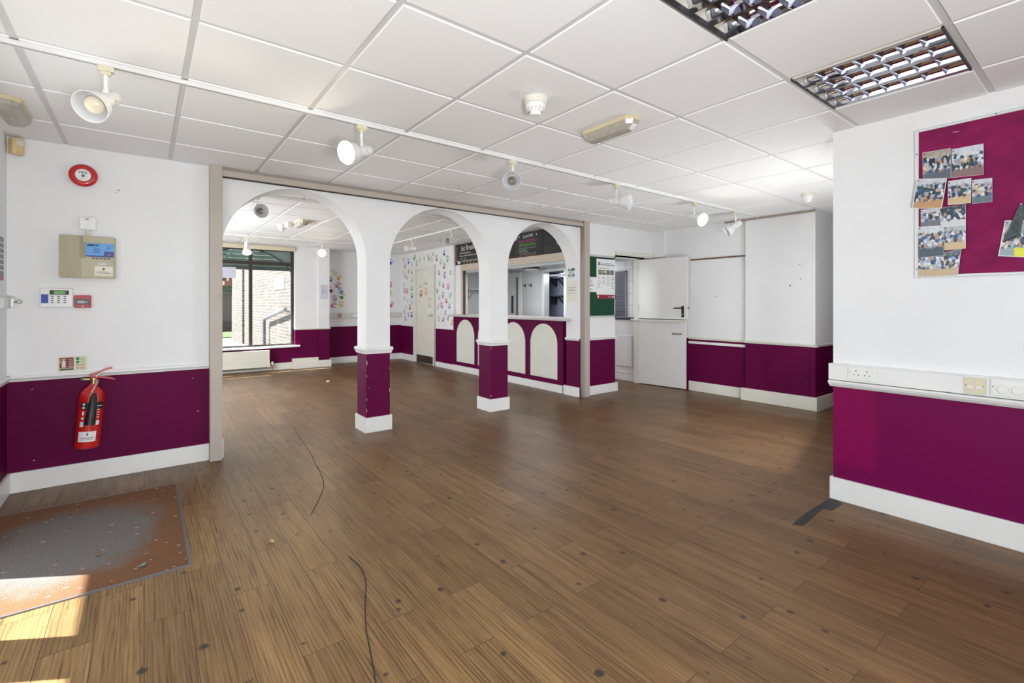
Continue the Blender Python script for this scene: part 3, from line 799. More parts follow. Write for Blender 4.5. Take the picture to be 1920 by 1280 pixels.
# glazed entrance in the left wall, out of view: its low panes let the sun onto the mat
d = thing('door_3', 'glazed entrance door beside the doormat', 'door', (-0.84, 2.9, 0)); d['kind'] = 'structure'
b = MB()
for ya, yb in ((2.32, 2.40), (2.62, 2.80), (2.80, 2.86), (3.40, 3.47)): b.box(-0.025, 0.025, ya - 2.9, yb - 2.9, 0, 2.12)
b.box(-0.025, 0.025, -0.58, 0.57, 0, 0.07); b.box(-0.025, 0.025, -0.58, 0.57, 2.05, 2.12); b.box(-0.025, 0.025, -0.58, 0.57, 0.95, 1.02)
b.box(-0.02, 0.02, 2.40 - 2.9, 2.62 - 2.9, 0.30, 0.34)
b.build('door_frame', FRAME, d, 0.003)
for ya, yb in ((2.40, 2.62), (2.86, 3.40)):
    b = MB(); b.box(-0.003, 0.003, ya - 2.9, yb - 2.9, 0.07, 2.05); b.build('pane', GLASS, d)
b = MB(); b.box(-2.0, -0.96, -4.7, 4.9, 2.5, 2.6)  # unseen slab, sized to cut off the sun above the low panes
single(b, 'sun_block_canopy', mat('sun_block_grey', (0.4, 0.4, 0.4), 0.7), 'flat grey unseen canopy added above the entrance to block the sun', 'canopy')

# ---------------------------------------------------------------- hand print door, hand prints
d1 = thing('door_1', 'cream door among the hand prints with a dark kick plate', 'door', (4.73, 9.19, 0), FACE_W); d1['kind'] = 'structure'
b = MB(); b.box(-0.39, 0.39, 0.008, 2.0, -0.045, -0.012); b.build('door_leaf', CREAM, d1, 0.002)
b = MB()
b.box(-0.51, -0.40, 0, 2.08, -0.1, 0.012); b.box(0.40, 0.45, 0, 2.08, -0.1, 0.012); b.box(-0.40, 0.40, 2.01, 2.09, -0.1, 0.012)
b.build('door_frame', CREAM, d1, 0.004)
b = MB(); b.box(-0.38, 0.36, 0.01, 0.17, -0.012, -0.009); b.build('kick_plate', mat('dark_brown_plate', (0.045, 0.026, 0.018), 0.4), d1)
b = MB(); b.tube([(0.29, 1.22, -0.012), (0.29, 1.22, 0.03), (0.29, 1.24, 0.045), (0.29, 1.36, 0.045), (0.29, 1.38, 0.03), (0.29, 1.38, -0.012)], 0.009); b.build('pull_handle', CHROME, d1)
b = MB(); b.box(0.24, 0.37, 1.0, 1.06, -0.012, -0.004); b.tube([(0.33, 1.03, -0.01), (0.33, 1.03, 0.035), (0.22, 1.03, 0.035)], 0.008); b.build('lever_lock', CHROME, d1)
for z in (0.2, 1.0, 1.75):
    b = MB(); b.box(-0.405, -0.385, z - 0.06, z + 0.06, -0.012, -0.004); b.build('hinge', PLG, d1)
text_mesh('name_lettering', 'Lorin', 0.085, INK, d1, (-0.20, 1.655, -0.0115), (0, 0, 0.2), 0.9)
text_mesh('name_lettering', 'Mas', 0.085, INK, d1, (0.055, 1.70, -0.0115), (0, 0, -0.05), 1.0)

PAINTS = {'rose': (0.55, 0.10, 0.22), 'blue': (0.06, 0.12, 0.48), 'crimson': (0.38, 0.015, 0.06), 'grey': (0.42, 0.44, 0.44), 'yellow': (0.62, 0.40, 0.04),
          'violet': (0.26, 0.12, 0.36), 'green': (0.07, 0.27, 0.05), 'lime': (0.36, 0.48, 0.14), 'navy': (0.03, 0.04, 0.20), 'teal': (0.10, 0.36, 0.34)}
def hand_mesh(seed, hollow):
    r = random.Random(seed)
    b = MB(); t = 0.0006
    # palm: a ring (hollow print) or a full blob
    n = 14; out = []; inn = []
    for k in range(n):
        a = 2 * PI * k / n
        rr = 1 + r.uniform(-0.12, 0.12)
        out.append((0.038 * rr * math.cos(a), 0.040 * rr * math.sin(a)))
        inn.append((0.016 * (1 + r.uniform(-0.3, 0.3)) * math.cos(a) + 0.003, 0.017 * math.sin(a) + 0.006))
    if hollow:
        for k in range(n):
            k2 = (k + 1) % n
            b.add([(out[k][0], out[k][1], t), (out[k2][0], out[k2][1], t), (inn[k2][0], inn[k2][1], t), (inn[k][0], inn[k][1], t)], [(0, 1, 2, 3)])
    else:
        b.add([(x, y, t) for x, y in out], [tuple(range(n))])
    side = r.choice((-1, 1))
    for ang, ln, w_, off in ((0.42, 0.040, 0.0085, (-0.030, 0.040)), (0.14, 0.052, 0.009, (-0.011, 0.047)), (-0.12, 0.055, 0.009, (0.009, 0.047)), (-0.42, 0.047, 0.0085, (0.028, 0.040)), (-1.15, 0.036, 0.0095, (0.042, 0.004))):
        ang *= side; ox, oy = off[0] * side, off[1]
        dx, dy = -math.sin(ang), math.cos(ang)
        g0 = r.uniform(0.002, 0.010)
        pts = []
        m_ = 10
        for k in range(m_):
            a = 2 * PI * k / m_
            u = math.cos(a) * w_; v = (math.sin(a) * 0.5 + 0.5) * ln * r.uniform(0.95, 1.0) + g0
            pts.append((ox + dy * u + dx * v, oy - dx * u + dy * v, t))
        b.add(pts, [tuple(range(m_))])
    return b
def hand_print(parent, loc, rot, seed, cname, s):
    m = mat('hand_paint_' + cname, PAINTS[cname], 0.6, var=0.25, vscale=60)
    o = hand_mesh(seed, seed % 3 != 0).build('handprint', m, parent)
    o['label'] = cname + ' painted hand print'
    r = random.Random(seed * 5 + 1)
    # rotate in the wall plane first
    o.rotation_euler = (Euler(rot).to_matrix() @ Matrix.Rotation(r.uniform(-0.7, 0.7), 3, 'Z')).to_euler()
    o.location = loc; o.scale = (s, s, 1)
    return o
HP = [(10.2, 2.27, 'rose'), (9.95, 2.2, 'blue'), (10.14, 2.12, 'crimson'), (10.24, 1.99, 'grey'), (9.95, 1.99, 'yellow'), (9.78, 2.13, 'grey'), (9.78, 1.96, 'violet'), (9.66, 2.27, 'green'), (9.56, 2.14, 'green'), (9.39, 2.2, 'lime'), (9.18, 2.22, 'yellow'), (8.98, 2.21, 'green'), (8.85, 2.17, 'yellow'), (8.81, 2.29, 'lime'), (8.64, 2.18, 'violet'), (8.48, 2.1, 'lime'), (8.33, 2.26, 'navy'), (8.21, 2.13, 'green'), (8.35, 2.0, 'crimson'), (8.53, 1.88, 'rose'), (8.08, 1.86, 'green'), (8.31, 1.82, 'blue'), (10.14, 1.91, 'grey'), (10.03, 1.85, 'violet'), (9.79, 1.78, 'lime'), (9.79, 1.59, 'green'), (10.19, 1.69, 'grey'), (10.02, 1.54, 'crimson'), (10.16, 1.55, 'rose'), (10.18, 1.39, 'grey'), (10.0, 1.32, 'yellow'), (9.78, 1.43, 'navy'), (9.76, 1.29, 'grey'), (10.08, 1.18, 'grey'), (9.88, 1.17, 'crimson'), (10.16, 1.07, 'teal'), (9.95, 1.01, 'crimson'), (9.79, 1.0, 'navy'), (10.1, 0.92, 'blue'), (8.53, 1.66, 'teal'), (8.37, 1.62, 'crimson'), (8.18, 1.59, 'rose'), (8.61, 1.52, 'green'), (8.54, 1.38, 'grey'), (8.38, 1.42, 'violet'), (8.1, 1.42, 'teal'), (8.25, 1.31, 'crimson'), (8.43, 1.22, 'rose'), (8.6, 1.19, 'grey'), (8.14, 1.2, 'violet'), (8.29, 1.07, 'blue'), (8.54, 0.95, 'yellow'), (8.38, 0.94, 'violet'), (8.18, 0.97, 'navy'), (8.05, 0.89, 'yellow')]
for k, (y, z, c) in enumerate(HP):
    hand_print(hand_wall, (4.7296, y, z), FACE_W, 11 + k, c, 0.70 + 0.32 * ((k * 37) % 10) / 10)
for k, (x, z, c) in enumerate([(3.22, 1.92, 'lime'), (3.3, 1.81, 'yellow'), (3.13, 1.78, 'navy'), (3.27, 1.65, 'crimson'), (3.14, 1.55, 'crimson'), (3.36, 1.54, 'blue'), (3.23, 1.37, 'violet'), (3.37, 1.41, 'green'), (3.17, 1.23, 'crimson'), (3.36, 1.24, 'yellow'), (4.47, 2.21, 'blue'), (4.47, 1.69, 'crimson'), (4.47, 1.51, 'yellow'), (4.49, 1.23, 'rose')]):
    hand_print(back_wall, (x, 10.3596, z), FACE_S, 101 + k, c, 0.98)
hand_print(d1, (-0.18, 1.46, -0.0118), (0, 0, 0), 201, 'crimson', 1.1)
hand_print(d1, (0.05, 1.50, -0.0118), (0, 0, 0), 203, 'yellow', 1.15)

# ---------------------------------------------------------------- serving counter and hatch
sc = thing('serving_counter', 'burgundy serving counter with cream arched panels below the hatch', 'counter', (4.72, 6.4, 0))
def cb(b, x0, x1, y0, y1, z0, z1, mi=0): b.box(x0 - 4.72, x1 - 4.72, y0 - 6.4, y1 - 6.4, z0, z1, mi)
b = MB(); cb(b, 4.72, 5.15, 4.925, 7.965, 0.11, 1.032); b.build('counter_body', BURG, sc, 0.002)
b = MB(); cb(b, 4.705, 4.74, 4.925, 7.965, 0, 0.11); b.build('skirting', TRIMW, sc, 0.002)
b = MB(); cb(b, 4.615, 5.18, 4.925, 7.965, 1.034, 1.07); cb(b, 4.598, 4.718, 4.80, 4.925, 1.034, 1.07)
b.build('worktop', mat('grey_worktop', (0.52, 0.48, 0.46), 0.3, var=0.08, vscale=80), sc, 0.004)
PANEL = mat('cream_panel', (0.74, 0.74, 0.66), 0.42, var=0.03)
for y0, y1 in ((5.04, 5.64), (5.77, 6.37), (6.50, 7.10), (7.22, 7.83)):
    r = (y1 - y0) / 2; cy = (y0 + y1) / 2 - 6.4; zs = 0.98 - r
    def arch(r_, zb):
        return [(cy - r_, zb)] + [(cy - r_ * math.cos(PI * k / 24), zs + r_ * math.sin(PI * k / 24)) for k in range(25)] + [(cy + r_, zb)]
    b = MB(); b.prism(arch(r, 0.18), 'x', -0.001, -0.008)
    po = arch(r, 0.18); pi_ = arch(r - 0.022, 0.202)
    n = len(po)
    for k in range(n):
        k2 = (k + 1) % n
        q = [(-0.008, po[k][0], po[k][1]), (-0.008, po[k2][0], po[k2][1]), (-0.012, pi_[k2][0], pi_[k2][1]), (-0.012, pi_[k][0], pi_[k][1])]
        b.add(q, [(0, 1, 2, 3)])
    b.build('arched_panel', PANEL, sc)

PELM = mat('pale_timber_lining', (0.58, 0.49, 0.40), 0.5, var=0.06, vscale=8)
hf = thing('hatch_frame', 'pale timber frame round the serving hatch', 'frame', (4.78, 6.4, 1.07))
b = MB(); b.box(-0.03, 0.0, -1.53, 1.35, 0.832, 0.945); b.box(-0.036, -0.03, -1.53, 1.35, 0.865, 0.871); b.build('pelmet', PELM, hf, 0.002)
b = MB(); b.box(-0.02, 0.1, 1.30, 1.35, 0.0, 0.83); b.box(0.0, 0.03, 1.265, 1.3005, 0, 0.83, 1); b.build('jamb', [PELM, DARK], hf, 0.002)
b = MB(); b.box(-0.0, 0.1, -1.53, -1.49, 0.0, 0.83); b.build('jamb', ALU, hf, 0.002, label='grey metal jamb at the near end')
b = MB(); b.box(0.03, 0.095, -1.49, 1.3, 0.785, 0.83); b.build('shutter_case', mat('galvanised_shutter', (0.45, 0.48, 0.49), 0.4, 0.4), hf, 0.003)

CHALK = mat('chalkboard', (0.022, 0.021, 0.023), 0.65, var=0.3, vscale=3)
CH = {k: mat('chalk_' + k, c, 0.9) for k, c in {'white': (0.72, 0.72, 0.72), 'pink': (0.62, 0.12, 0.30), 'green': (0.25, 0.62, 0.15), 'red': (0.55, 0.12, 0.09), 'lilac': (0.40, 0.38, 0.55), 'yellow': (0.72, 0.62, 0.12), 'dim': (0.08, 0.08, 0.085)}.items()}
def chalkboard(label, yL, yR):
    w_ = yL - yR
    t = thing('menu_chalkboard', label, 'menu board', (4.76, (yL + yR) / 2, 2.018), FACE_W, 'chalkboards above the hatch')
    b = MB(); b.box(-w_ / 2 + 0.003, w_ / 2 - 0.003, 0, 0.384, -0.018, 0.0); b.build('board', CHALK, t, 0.001)
    return t, w_
def scribble(t, x0, x1, y, h, c, seed):
    # a line of small chalk writing: short upright strokes
    r = random.Random(seed); b = MB(); x = x0
    b.box(x0, x1, y - h * 0.5, y - h * 0.42, 0.0002, 0.0009)
    while x < x1:
        wv = r.uniform(0.010, 0.024)
        if r.random() < 0.84:
            b.box(x, x + wv * 0.75, y - h * 0.5, y - h * 0.18, 0.0002, 0.0012)
            b.box(x, x + wv * 0.3, y - h * 0.5, y + h * r.choice((0.1, 0.2, 0.5)), 0.0002, 0.0012)
        x += wv
    b.build('chalk_line', CH[c], t)
t, w_ = chalkboard('chalk menu board with a pink border line at the far end of the hatch', 7.955, 6.12)
text_mesh('chalk_heading', 'Set Breakfast', 0.15, CH['white'], t, (-w_ / 2 + 0.36, 0.295, 0.0004), (0, 0, 0.03), 0.78, align='LEFT').location.x = -w_ / 2 + 0.2
b = MB(); b.tube([(-w_ / 2 + 0.09, 0.34, 0.001), (-w_ / 2 + 0.06, 0.31, 0.001), (-w_ / 2 + 0.06, 0.05, 0.001)], 0.006, 6); b.build('chalk_border', CH['pink'], t)
for k, (y, c) in enumerate(((0.215, 'white'), (0.165, 'white'), (0.115, 'green'), (0.07, 'white'))):
    scribble(t, -w_ / 2 + 0.16, -w_ / 2 + (0.55 if k == 0 else 0.95 if k != 2 else 0.4), y, 0.03, c, 31 + k)
for k in range(9):
    b = MB(); b.ball((-w_ / 2 + 0.32 + k * 0.11, 0.03, 0.001), 0.012, 8, 6, 0, (1, 1.5, 0.1)); b.build('chalk_drawing', CH['yellow'], t)
b = MB(); b.ball((-w_ / 2 + 0.14, 0.035, 0.001), 0.03, 10, 6, 0, (1.6, 0.8, 0.05)); b.ball((-w_ / 2 + 0.10, 0.06, 0.001), 0.02, 10, 6, 0, (0.8, 1.2, 0.06)); b.build('chalk_drawing', CH['white'], t)
for k in range(5): scribble(t, w_ / 2 - 0.36, w_ / 2 - 0.12, 0.23 - k * 0.042, 0.028, 'white' if k == 0 else 'red', 51 + k)
t, w_ = chalkboard('chalk menu board with pink and green lines, second along above the hatch', 6.115, 5.41)
text_mesh('chalk_heading', 'Lunches', 0.085, CH['white'], t, (0.0, 0.325, 0.0004), (0, 0, 0.06), 0.9, shear=0.2)
for x in (-0.21, 0.21):
    b = MB(); b.ball((x, 0.325, 0.001), 0.014, 8, 6, 0, (1, 1, 0.08)); b.build('chalk_drawing', CH['white'], t)
b = MB()
b.lathe([(0.05, 0.0), (0.05, 0.001), (0.03, 0.001), (0.03, 0.0)], 14, 0, False, Matrix.Translation((-0.31, 0.325, 0.0002)))
b.build('chalk_drawing', CH['white'], t)
for k, (y, c) in enumerate(((0.262, 'pink'), (0.238, 'pink'), (0.205, 'green'), (0.18, 'green'), (0.14, 'lilac'), (0.11, 'green'), (0.085, 'white'), (0.05, 'lilac'), (0.02, 'red'))):
    scribble(t, -0.22, 0.2 if k not in (5, 6) else 0.0, y, 0.019, c, 61 + k)
t, w_ = chalkboard('blank chalk board with a yellow drawing at the near end above the hatch', 5.405, 4.875)
b = MB(); b.tube([(0.08, 0.24, 0.001), (0.05, 0.17, 0.001), (0.12, 0.14, 0.001), (0.17, 0.16, 0.001), (0.12, 0.24, 0.001)], 0.008, 6); b.build('chalk_drawing', CH['yellow'], t)
b = MB(); b.tube([(0.04, 0.17, 0.001), (0.06, 0.125, 0.001), (0.15, 0.125, 0.001)], 0.008, 6); b.build('chalk_drawing', CH['green'], t)
for k in range(5): scribble(t, -0.2, 0.0, 0.33 - k * 0.05, 0.02, 'dim', 81 + k)

# ---------------------------------------------------------------- kitchen contents
def shelf(label, loc, rot, L_, D_, mtop, mbr, xs, drop):
    t = thing('wall_shelf', label, 'shelf', loc, rot)
    b = MB(); b.box(-L_ / 2, L_ / 2, 0, 0.022, 0.0, D_); b.build('shelf_board', mtop, t, 0.002)
    for x in xs:
        b = MB(); b.box(x - 0.012, x + 0.012, -drop, -0.002, 0.0, 0.012)
        b.prism([(-drop, 0.012), (-drop + 0.03, 0.012), (-0.012, D_ - 0.06), (-0.002, D_ - 0.05), (-0.002, D_ - 0.02), (-0.02, D_ - 0.03)], 'x', x - 0.008, x + 0.008)
        b.build('bracket', mbr, t)
    return t
shelf('pale shelf on one bracket inside the hatch, beyond the left pillars', (5.62, 8.4, 1.56), FACE_S, 0.82, 0.24, GREYW, ALU, (-0.27, 0.25), 0.2)
shelf('upper dark shelf on the blue grey store wall', (6.8, 7.17, 1.785), FACE_W, 0.46, 0.20, BLKP, BLKP, (-0.12, 0.12), 0.16)
shelf('lower dark shelf on the blue grey store wall', (6.8, 7.17, 1.415), FACE_W, 0.46, 0.20, BLKP, BLKP, (-0.12, 0.12), 0.16)
for y, w_ in ((7.85, 'left'), (7.66, 'right')):
    t = thing('coat_hook', 'small dark coat hook on the kitchen wall, the %s of two' % w_, 'hook', (6.42, y, 1.66), FACE_W, 'kitchen coat hooks')
    b = MB(); b.box(-0.015, 0.015, -0.035, 0.035, 0, 0.005); b.tube([(0, 0.02, 0.004), (0, 0.0, 0.03), (0, -0.02, 0.045), (0, -0.005, 0.06), (0, 0.02, 0.06)], 0.006); b.build('hook_body', DARK, t)
d4 = thing('door_4', 'white kitchen door with a narrow glazed slot seen through the hatch', 'door', (6.41, 8.14, 0), FACE_W); d4['kind'] = 'structure'
b = MB(); b.box(-0.26, 0.18, 0.01, 1.95, -0.008, 0.03); b.build('door_leaf', TRIMW, d4, 0.003)
b = MB(); b.box(0.02, 0.10, 1.0, 1.85, 0.03, 0.034); b.build('glazed_slot', mat('grey_glass', (0.22, 0.24, 0.22), 0.15), d4)
b = MB(); b.box(0.11, 0.135, 0.95, 1.86, 0.03, 0.042); b.build('slot_bead', TRIMW, d4)
b = MB(); b.box(-0.14, -0.07, 1.07, 1.45, 0.03, 0.036); b.build('push_plate', DARK, d4)
t = thing('ceiling_lamp', 'round shallow lamp on the low kitchen ceiling', 'lamp', (6.12, 7.30, 2.0))
b = MB(); b.lathe([(1e-4, 0), (0.17, 0), (0.175, -0.02), (0.165, -0.035), (0.16, -0.035)], 28); b.build('lamp_rim', DARK, t)
b = MB(); b.lathe([(0.16, -0.03), (0.14, -0.055), (0.08, -0.075), (1e-4, -0.08)], 28); b.build('lamp_shade', PLW, t)
b = MB(); b.box(-0.012, 0.012, -0.012, 0.012, -0.6, 0.6)
single(b, 'tube_light', PLW, 'slim white tube across the hatch near the pier', 'lamp', (5.2, 5.15, 1.73), (PI / 2, 0, 0.0))
TILE = tile_mat()
b = MB(); b.box(0, 0.011, -0.26, 0.3, 0, 1.0)
single(b, 'tile_splashback', TILE, 'white square tiles on the kitchen wall seen through the doorway', 'tiles', (6.408, 5.18, 1.05))
t = thing('internal_window', 'narrow dark kitchen window among white tiles', 'window', (6.405, 5.30, 1.06), FACE_W)
b = MB(); b.box(-0.15, -0.13, 0, 0.77, 0, 0.03); b.box(0.14, 0.16, 0, 0.77, 0, 0.03); b.box(-0.15, 0.16, 0.75, 0.77, 0, 0.03); b.build('frame', BEIGED, t)
SLATE = mat('dark_window_blind', (0.055, 0.055, 0.085), 0.4)
b = MB()
for k in range(30): b.box(-0.13, 0.14, k * 0.025, k * 0.025 + 0.022, 0.004, 0.012 + 0.004 * (k % 2))
b.build('blind', SLATE, t)
t = thing('kitchen_unit', 'white kitchen cupboard with black worktop inside the doorway', 'cupboard', (6.41, 5.35, 0), FACE_W)
b = MB(); b.box(-0.4, 0.40, 0.0, 1.01, 0, 0.06); b.box(-0.4, 0.40, 0.13, 0.135, 0.06, 0.066); b.build('carcass', TRIMW, t, 0.002)
b = MB(); b.box(-0.4, 0.42, 1.012, 1.045, -0.0, 0.10); b.build('worktop', BLKP, t, 0.003)
b = MB(); b.box(0.03, 0.36, 0.24, 0.745, 0.06, 0.078); b.build('door', TRIMW, t, 0.003)
b = MB(); b.ball((0.06, 0.6, 0.088), 0.01, 10, 8); b.build('knob', PLG, t)

# ---------------------------------------------------------------- stable door
ang = -math.atan2(0.09, 0.77)
LEAFW = mat('white_door_gloss', (0.80, 0.80, 0.78), 0.32, var=0.02)
def leaf(name, label, z0, z1, width, a):
    t = thing(name, label, 'door', (6.265, 4.80, z0), (PI / 2, 0, -PI / 2 - a)); t['kind'] = 'structure'
    b = MB(); b.box(0, width, 0, z1 - z0, -0.036, 0.0); b.build('door_leaf', LEAFW, t, 0.003)
    return t
t = leaf('door_2', 'upper half of the white stable door, swung open', 1.045, 1.975, 0.83, -0.08)
b = MB(); b.box(0.735, 0.775, 0.03, 0.20, 0.0, 0.008); b.build('handle_plate', BLKP, t, 0.004)
b = MB(); b.tube([(0.755, 0.165, 0.006), (0.755, 0.165, 0.045), (0.745, 0.165, 0.05), (0.635, 0.165, 0.05)], 0.010); b.build('lever_handle', BLKP, t)
b = MB(); b.lathe([(1e-4, 0.012), (0.009, 0.012), (0.009, 0.006)], 12, 0, True, Matrix.Translation((0.755, 0.075, 0))); b.build('lock_barrel', CHROME, t)
b = MB(); b.box(0.828, 0.836, 0.15, 0.19, -0.025, -0.01); b.build('latch_bolt', DARK, t)
for z in (0.12, 0.75):
    b = MB(); b.box(-0.006, 0.012, z, z + 0.09, 0.0, 0.006); b.build('hinge', PLG, t)
t = leaf('door_5', 'lower half of the white stable door with a small shelf ledge', 0.012, 1.005, 0.79, -0.10)
b = MB(); b.box(-0.12, 0.80, 0.995, 1.02, -0.05, 0.05); b.build('ledge', CREAM, t, 0.004)
b = MB(); b.box(0.02, 0.70, 0.955, 0.975, 0.0, 0.012); b.build('ledge_batten', LEAFW, t, 0.003)
b = MB(); b.box(0.58, 0.735, 0.80, 0.825, 0.0, 0.012); b.build('bolt', BEIGED, t, 0.002)
b = MB()
b.box(6.27, 6.31, 4.80, 4.90, 0, 1.995); b.box(5.47, 6.31, 4.80, 4.90, 1.975, 2.035); b.box(5.47, 6.36, 4.585, 4.61, 2.005, 2.045); b.box(5.47, 6.34, 4.595, 4.61, 1.99, 2.005)
trim(b, CREAM, 'cream frame of the kitchen doorway', 0.003, 'door frame')

# ---------------------------------------------------------------- green noticeboard and its papers
t = thing('noticeboard', 'tall green felt noticeboard with silver rails beside the right beige post', 'noticeboard', (5.165, 4.61, 1.09), FACE_S)
b = MB(); b.box(-0.275, 0.275, 0, 0.87, 0.001, 0.012); b.build('felt_panel', mat('green_felt', (0.004, 0.055, 0.026), 0.9, var=0.2, vscale=40), t)
for y in (0.0, 0.855):
    b = MB(); b.box(-0.283, 0.283, y - 0.006, y + 0.018, 0.0, 0.02); b.build('rail', ALU, t, 0.003)
    for x in (-0.283, 0.277):
        b = MB(); b.box(x - 0.004, x + 0.01, y - 0.01, y + 0.022, 0.0, 0.023); b.build('end_cap', BLKP, t, 0.002)
t = thing('poster', 'large white poster with four photographs and a maroon foot on the green board', 'poster', (5.245, 4.596, 1.345), FACE_S)
b = MB(); b.box(-0.19, 0.205, 0, 0.57, 0, 0.0015); b.build('sheet', PAPER, t)
b = MB(); b.box(-0.19, 0.205, 0, 0.062, 0.0015, 0.003); b.build('red_foot', mat('maroon_print', (0.22, 0.012, 0.03), 0.5), t)
for q in ((-0.165, -0.145, 0.015, 0.048), (0.15, 0.165, 0.015, 0.045), (0.175, 0.19, 0.012, 0.048), (0.05, 0.14, 0.028, 0.034)):
    b = MB(); b.box(q[0], q[1], q[2], q[3], 0.003, 0.004); b.build('foot_print', PAPER, t)
b = MB(); b.box(-0.16, -0.11, 0.475, 0.525, 0.0015, 0.0022); b.build('crest', INK, t)
r0 = random.Random(5)
b = MB(); lines(b, -0.09, 0.18, (0.512,), 0.008, 0.0015, 0, r0); lines(b, -0.09, 0.19, (0.488,), 0.014, 0.0015); b.build('heading_text', INK, t)
b = MB(); lines(b, -0.16, 0.17, (0.44,), 0.008, 0.0015, 0, r0); b.build('printed_text', INK, t)
for x in (-0.165, -0.07, 0.025, 0.12):
    b = MB(); lines(b, x, x + 0.07, [0.31 - 0.022 * k for k in range(5 + int(r0.random() * 5))], 0.006, 0.0015, 0, r0); b.build('printed_text', INK, t)
for k, (x, c) in enumerate(((-0.155, (0.20, 0.26, 0.10)), (-0.07, (0.16, 0.20, 0.24)), (0.015, (0.12, 0.17, 0.12)), (0.10, (0.17, 0.14, 0.12)))):
    b = MB(); b.box(x, x + 0.075, 0.345, 0.415, 0.0015, 0.0022); b.build('picture', mat('poster_picture_%d' % k, c, 0.5, var=0.9, vscale=40), t)
t = thing('notice_sheet', 'small white typed sheet at the left edge of the green board', 'paper', (4.95, 4.597, 1.44), FACE_S)
b = MB(); b.box(-0.055, 0.11, 0, 0.21, 0, 0.0009); b.build('sheet', PAPER, t)
b = MB(); lines(b, -0.02, 0.03, (0.19,), 0.006, 0.0009); lines(b, -0.045, 0.04, (0.165, 0.15, 0.13), 0.005, 0.0009, 0, r0); b.build('printed_text', INKB, t)
b = MB(); lines(b, -0.05, 0.04, (0.10, 0.09), 0.007, 0.0009); b.build('printed_text', INKB, t)
b = MB(); lines(b, -0.045, 0.04, (0.045, 0.03), 0.005, 0.0009, 0, r0); b.build('printed_text', INKB, t)

# signs on the pier
t = thing('fire_exit_sign', 'green and white fire action sign with a running figure, on the pier by the hatch', 'sign', (4.72, 4.755, 1.64), FACE_W)
GRN = mat('safety_green', (0.010, 0.11, 0.075), 0.5)
b = MB(); b.box(-0.07, 0.07, 0, 0.165, 0.0005, 0.003); b.build('plate', PAPER, t)
b = MB(); b.box(-0.065, 0.065, 0.095, 0.155, 0.003, 0.004); b.box(-0.065, 0.065, 0.02, 0.045, 0.003, 0.004); b.build('green_band', GRN, t)
b = MB(); lines(b, -0.055, 0.03, (0.14, 0.125, 0.11), 0.007, 0.004, 0, r0); b.build('white_text', PAPER, t)
b = MB(); lines(b, -0.05, 0.05, (0.037, 0.027), 0.004, 0.004, 0, r0); b.build('white_text', PAPER, t)
b = MB(); lines(b, -0.055, 0.055, (0.082, 0.068, 0.056), 0.005, 0.003, 0, r0); lines(b, -0.06, 0.06, (0.008,), 0.004, 0.003); b.build('dark_text', GRN, t)
for x in (-0.025, 0.008):
    for z in (0.178, 0.20):
        b = MB(); b.box(x, x + 0.018, z, z + 0.012, 0.0005, 0.003); b.build('pictogram', GRN, t)
t = thing('paper_notice', 'cream paper notice taped low on the pier by the hatch', 'paper', (4.72, 4.745, 1.31), FACE_W)
b = MB(); b.box(-0.10, 0.10, 0, 0.29, 0.0005, 0.0016); b.build('sheet', PAPERC, t)
b = MB(); lines(b, -0.085, 0.085, (0.19, 0.155), 0.008, 0.0016); lines(b, -0.01, 0.015, (0.173,), 0.006, 0.0016); b.build('olive_text', mat('olive_ink', (0.30, 0.30, 0.13), 0.8), t)
b = MB(); lines(b, -0.08, 0.085, (0.125, 0.115, 0.105), 0.004, 0.0016, 0, r0); b.build('small_text', mat('faint_ink', (0.52, 0.50, 0.46), 0.8), t)
for x in (-0.09, 0.08):
    b = MB(); b.box(x, x + 0.012, 0.01, 0.02, 0.0016, 0.0026); b.build('tape', PLC, t)

# ---------------------------------------------------------------- left wall equipment
t = thing('motion_sensor', 'yellowed motion sensor in the ceiling corner above the fire sounder', 'sensor', (-0.68, 4.575, 2.335), (0, 0, math.radians(38)))
b = MB(); b.prism([(-0.034, 0.02), (0.034, 0.02), (0.034, -0.018), (0.02, -0.03), (-0.02, -0.03), (-0.034, -0.018)], 'z', -0.056, 0.052); b.build('sensor_body', mat('yellowed_plastic', (0.66, 0.50, 0.25), 0.4, var=0.1, vscale=15), t, 0.005)
b = MB(); b.box(-0.02, 0.02, -0.033, -0.029, 0.005, 0.04); b.build('lens', mat('frosted_lens', (0.68, 0.66, 0.58), 0.3), t, 0.001)

t = thing('fire_sounder', 'round red fire sounder high on the wall above the beige box', 'fire alarm', (-0.345, 4.61, 2.197), FACE_S)
b = MB(); b.lathe([(0.072, 0.0), (0.078, 0.015), (0.080, 0.028), (0.076, 0.042), (0.062, 0.05), (0.050, 0.049), (0.047, 0.043), (0.044, 0.043)], 36); b.build('red_bezel', RED, t)
b = MB(); b.lathe([(0.0445, 0.042), (0.042, 0.046), (1e-4, 0.047)], 36); b.build('white_disc', PLW, t)
text_mesh('lettering', 'FIRE', 0.026, DARK, t, (0, 0.016, 0.0474))
b = MB(); b.lathe([(0.009, 0.046), (0.009, 0.0485), (0.006, 0.0495), (1e-4, 0.0495)], 16, 0, True, Matrix.Translation((0.001, -0.007, 0))); b.box(-0.005, 0.007, -0.0085, -0.0055, 0.049, 0.050); b.build('screw', mat('dull_steel', (0.16, 0.16, 0.15), 0.4, 0.7), t)

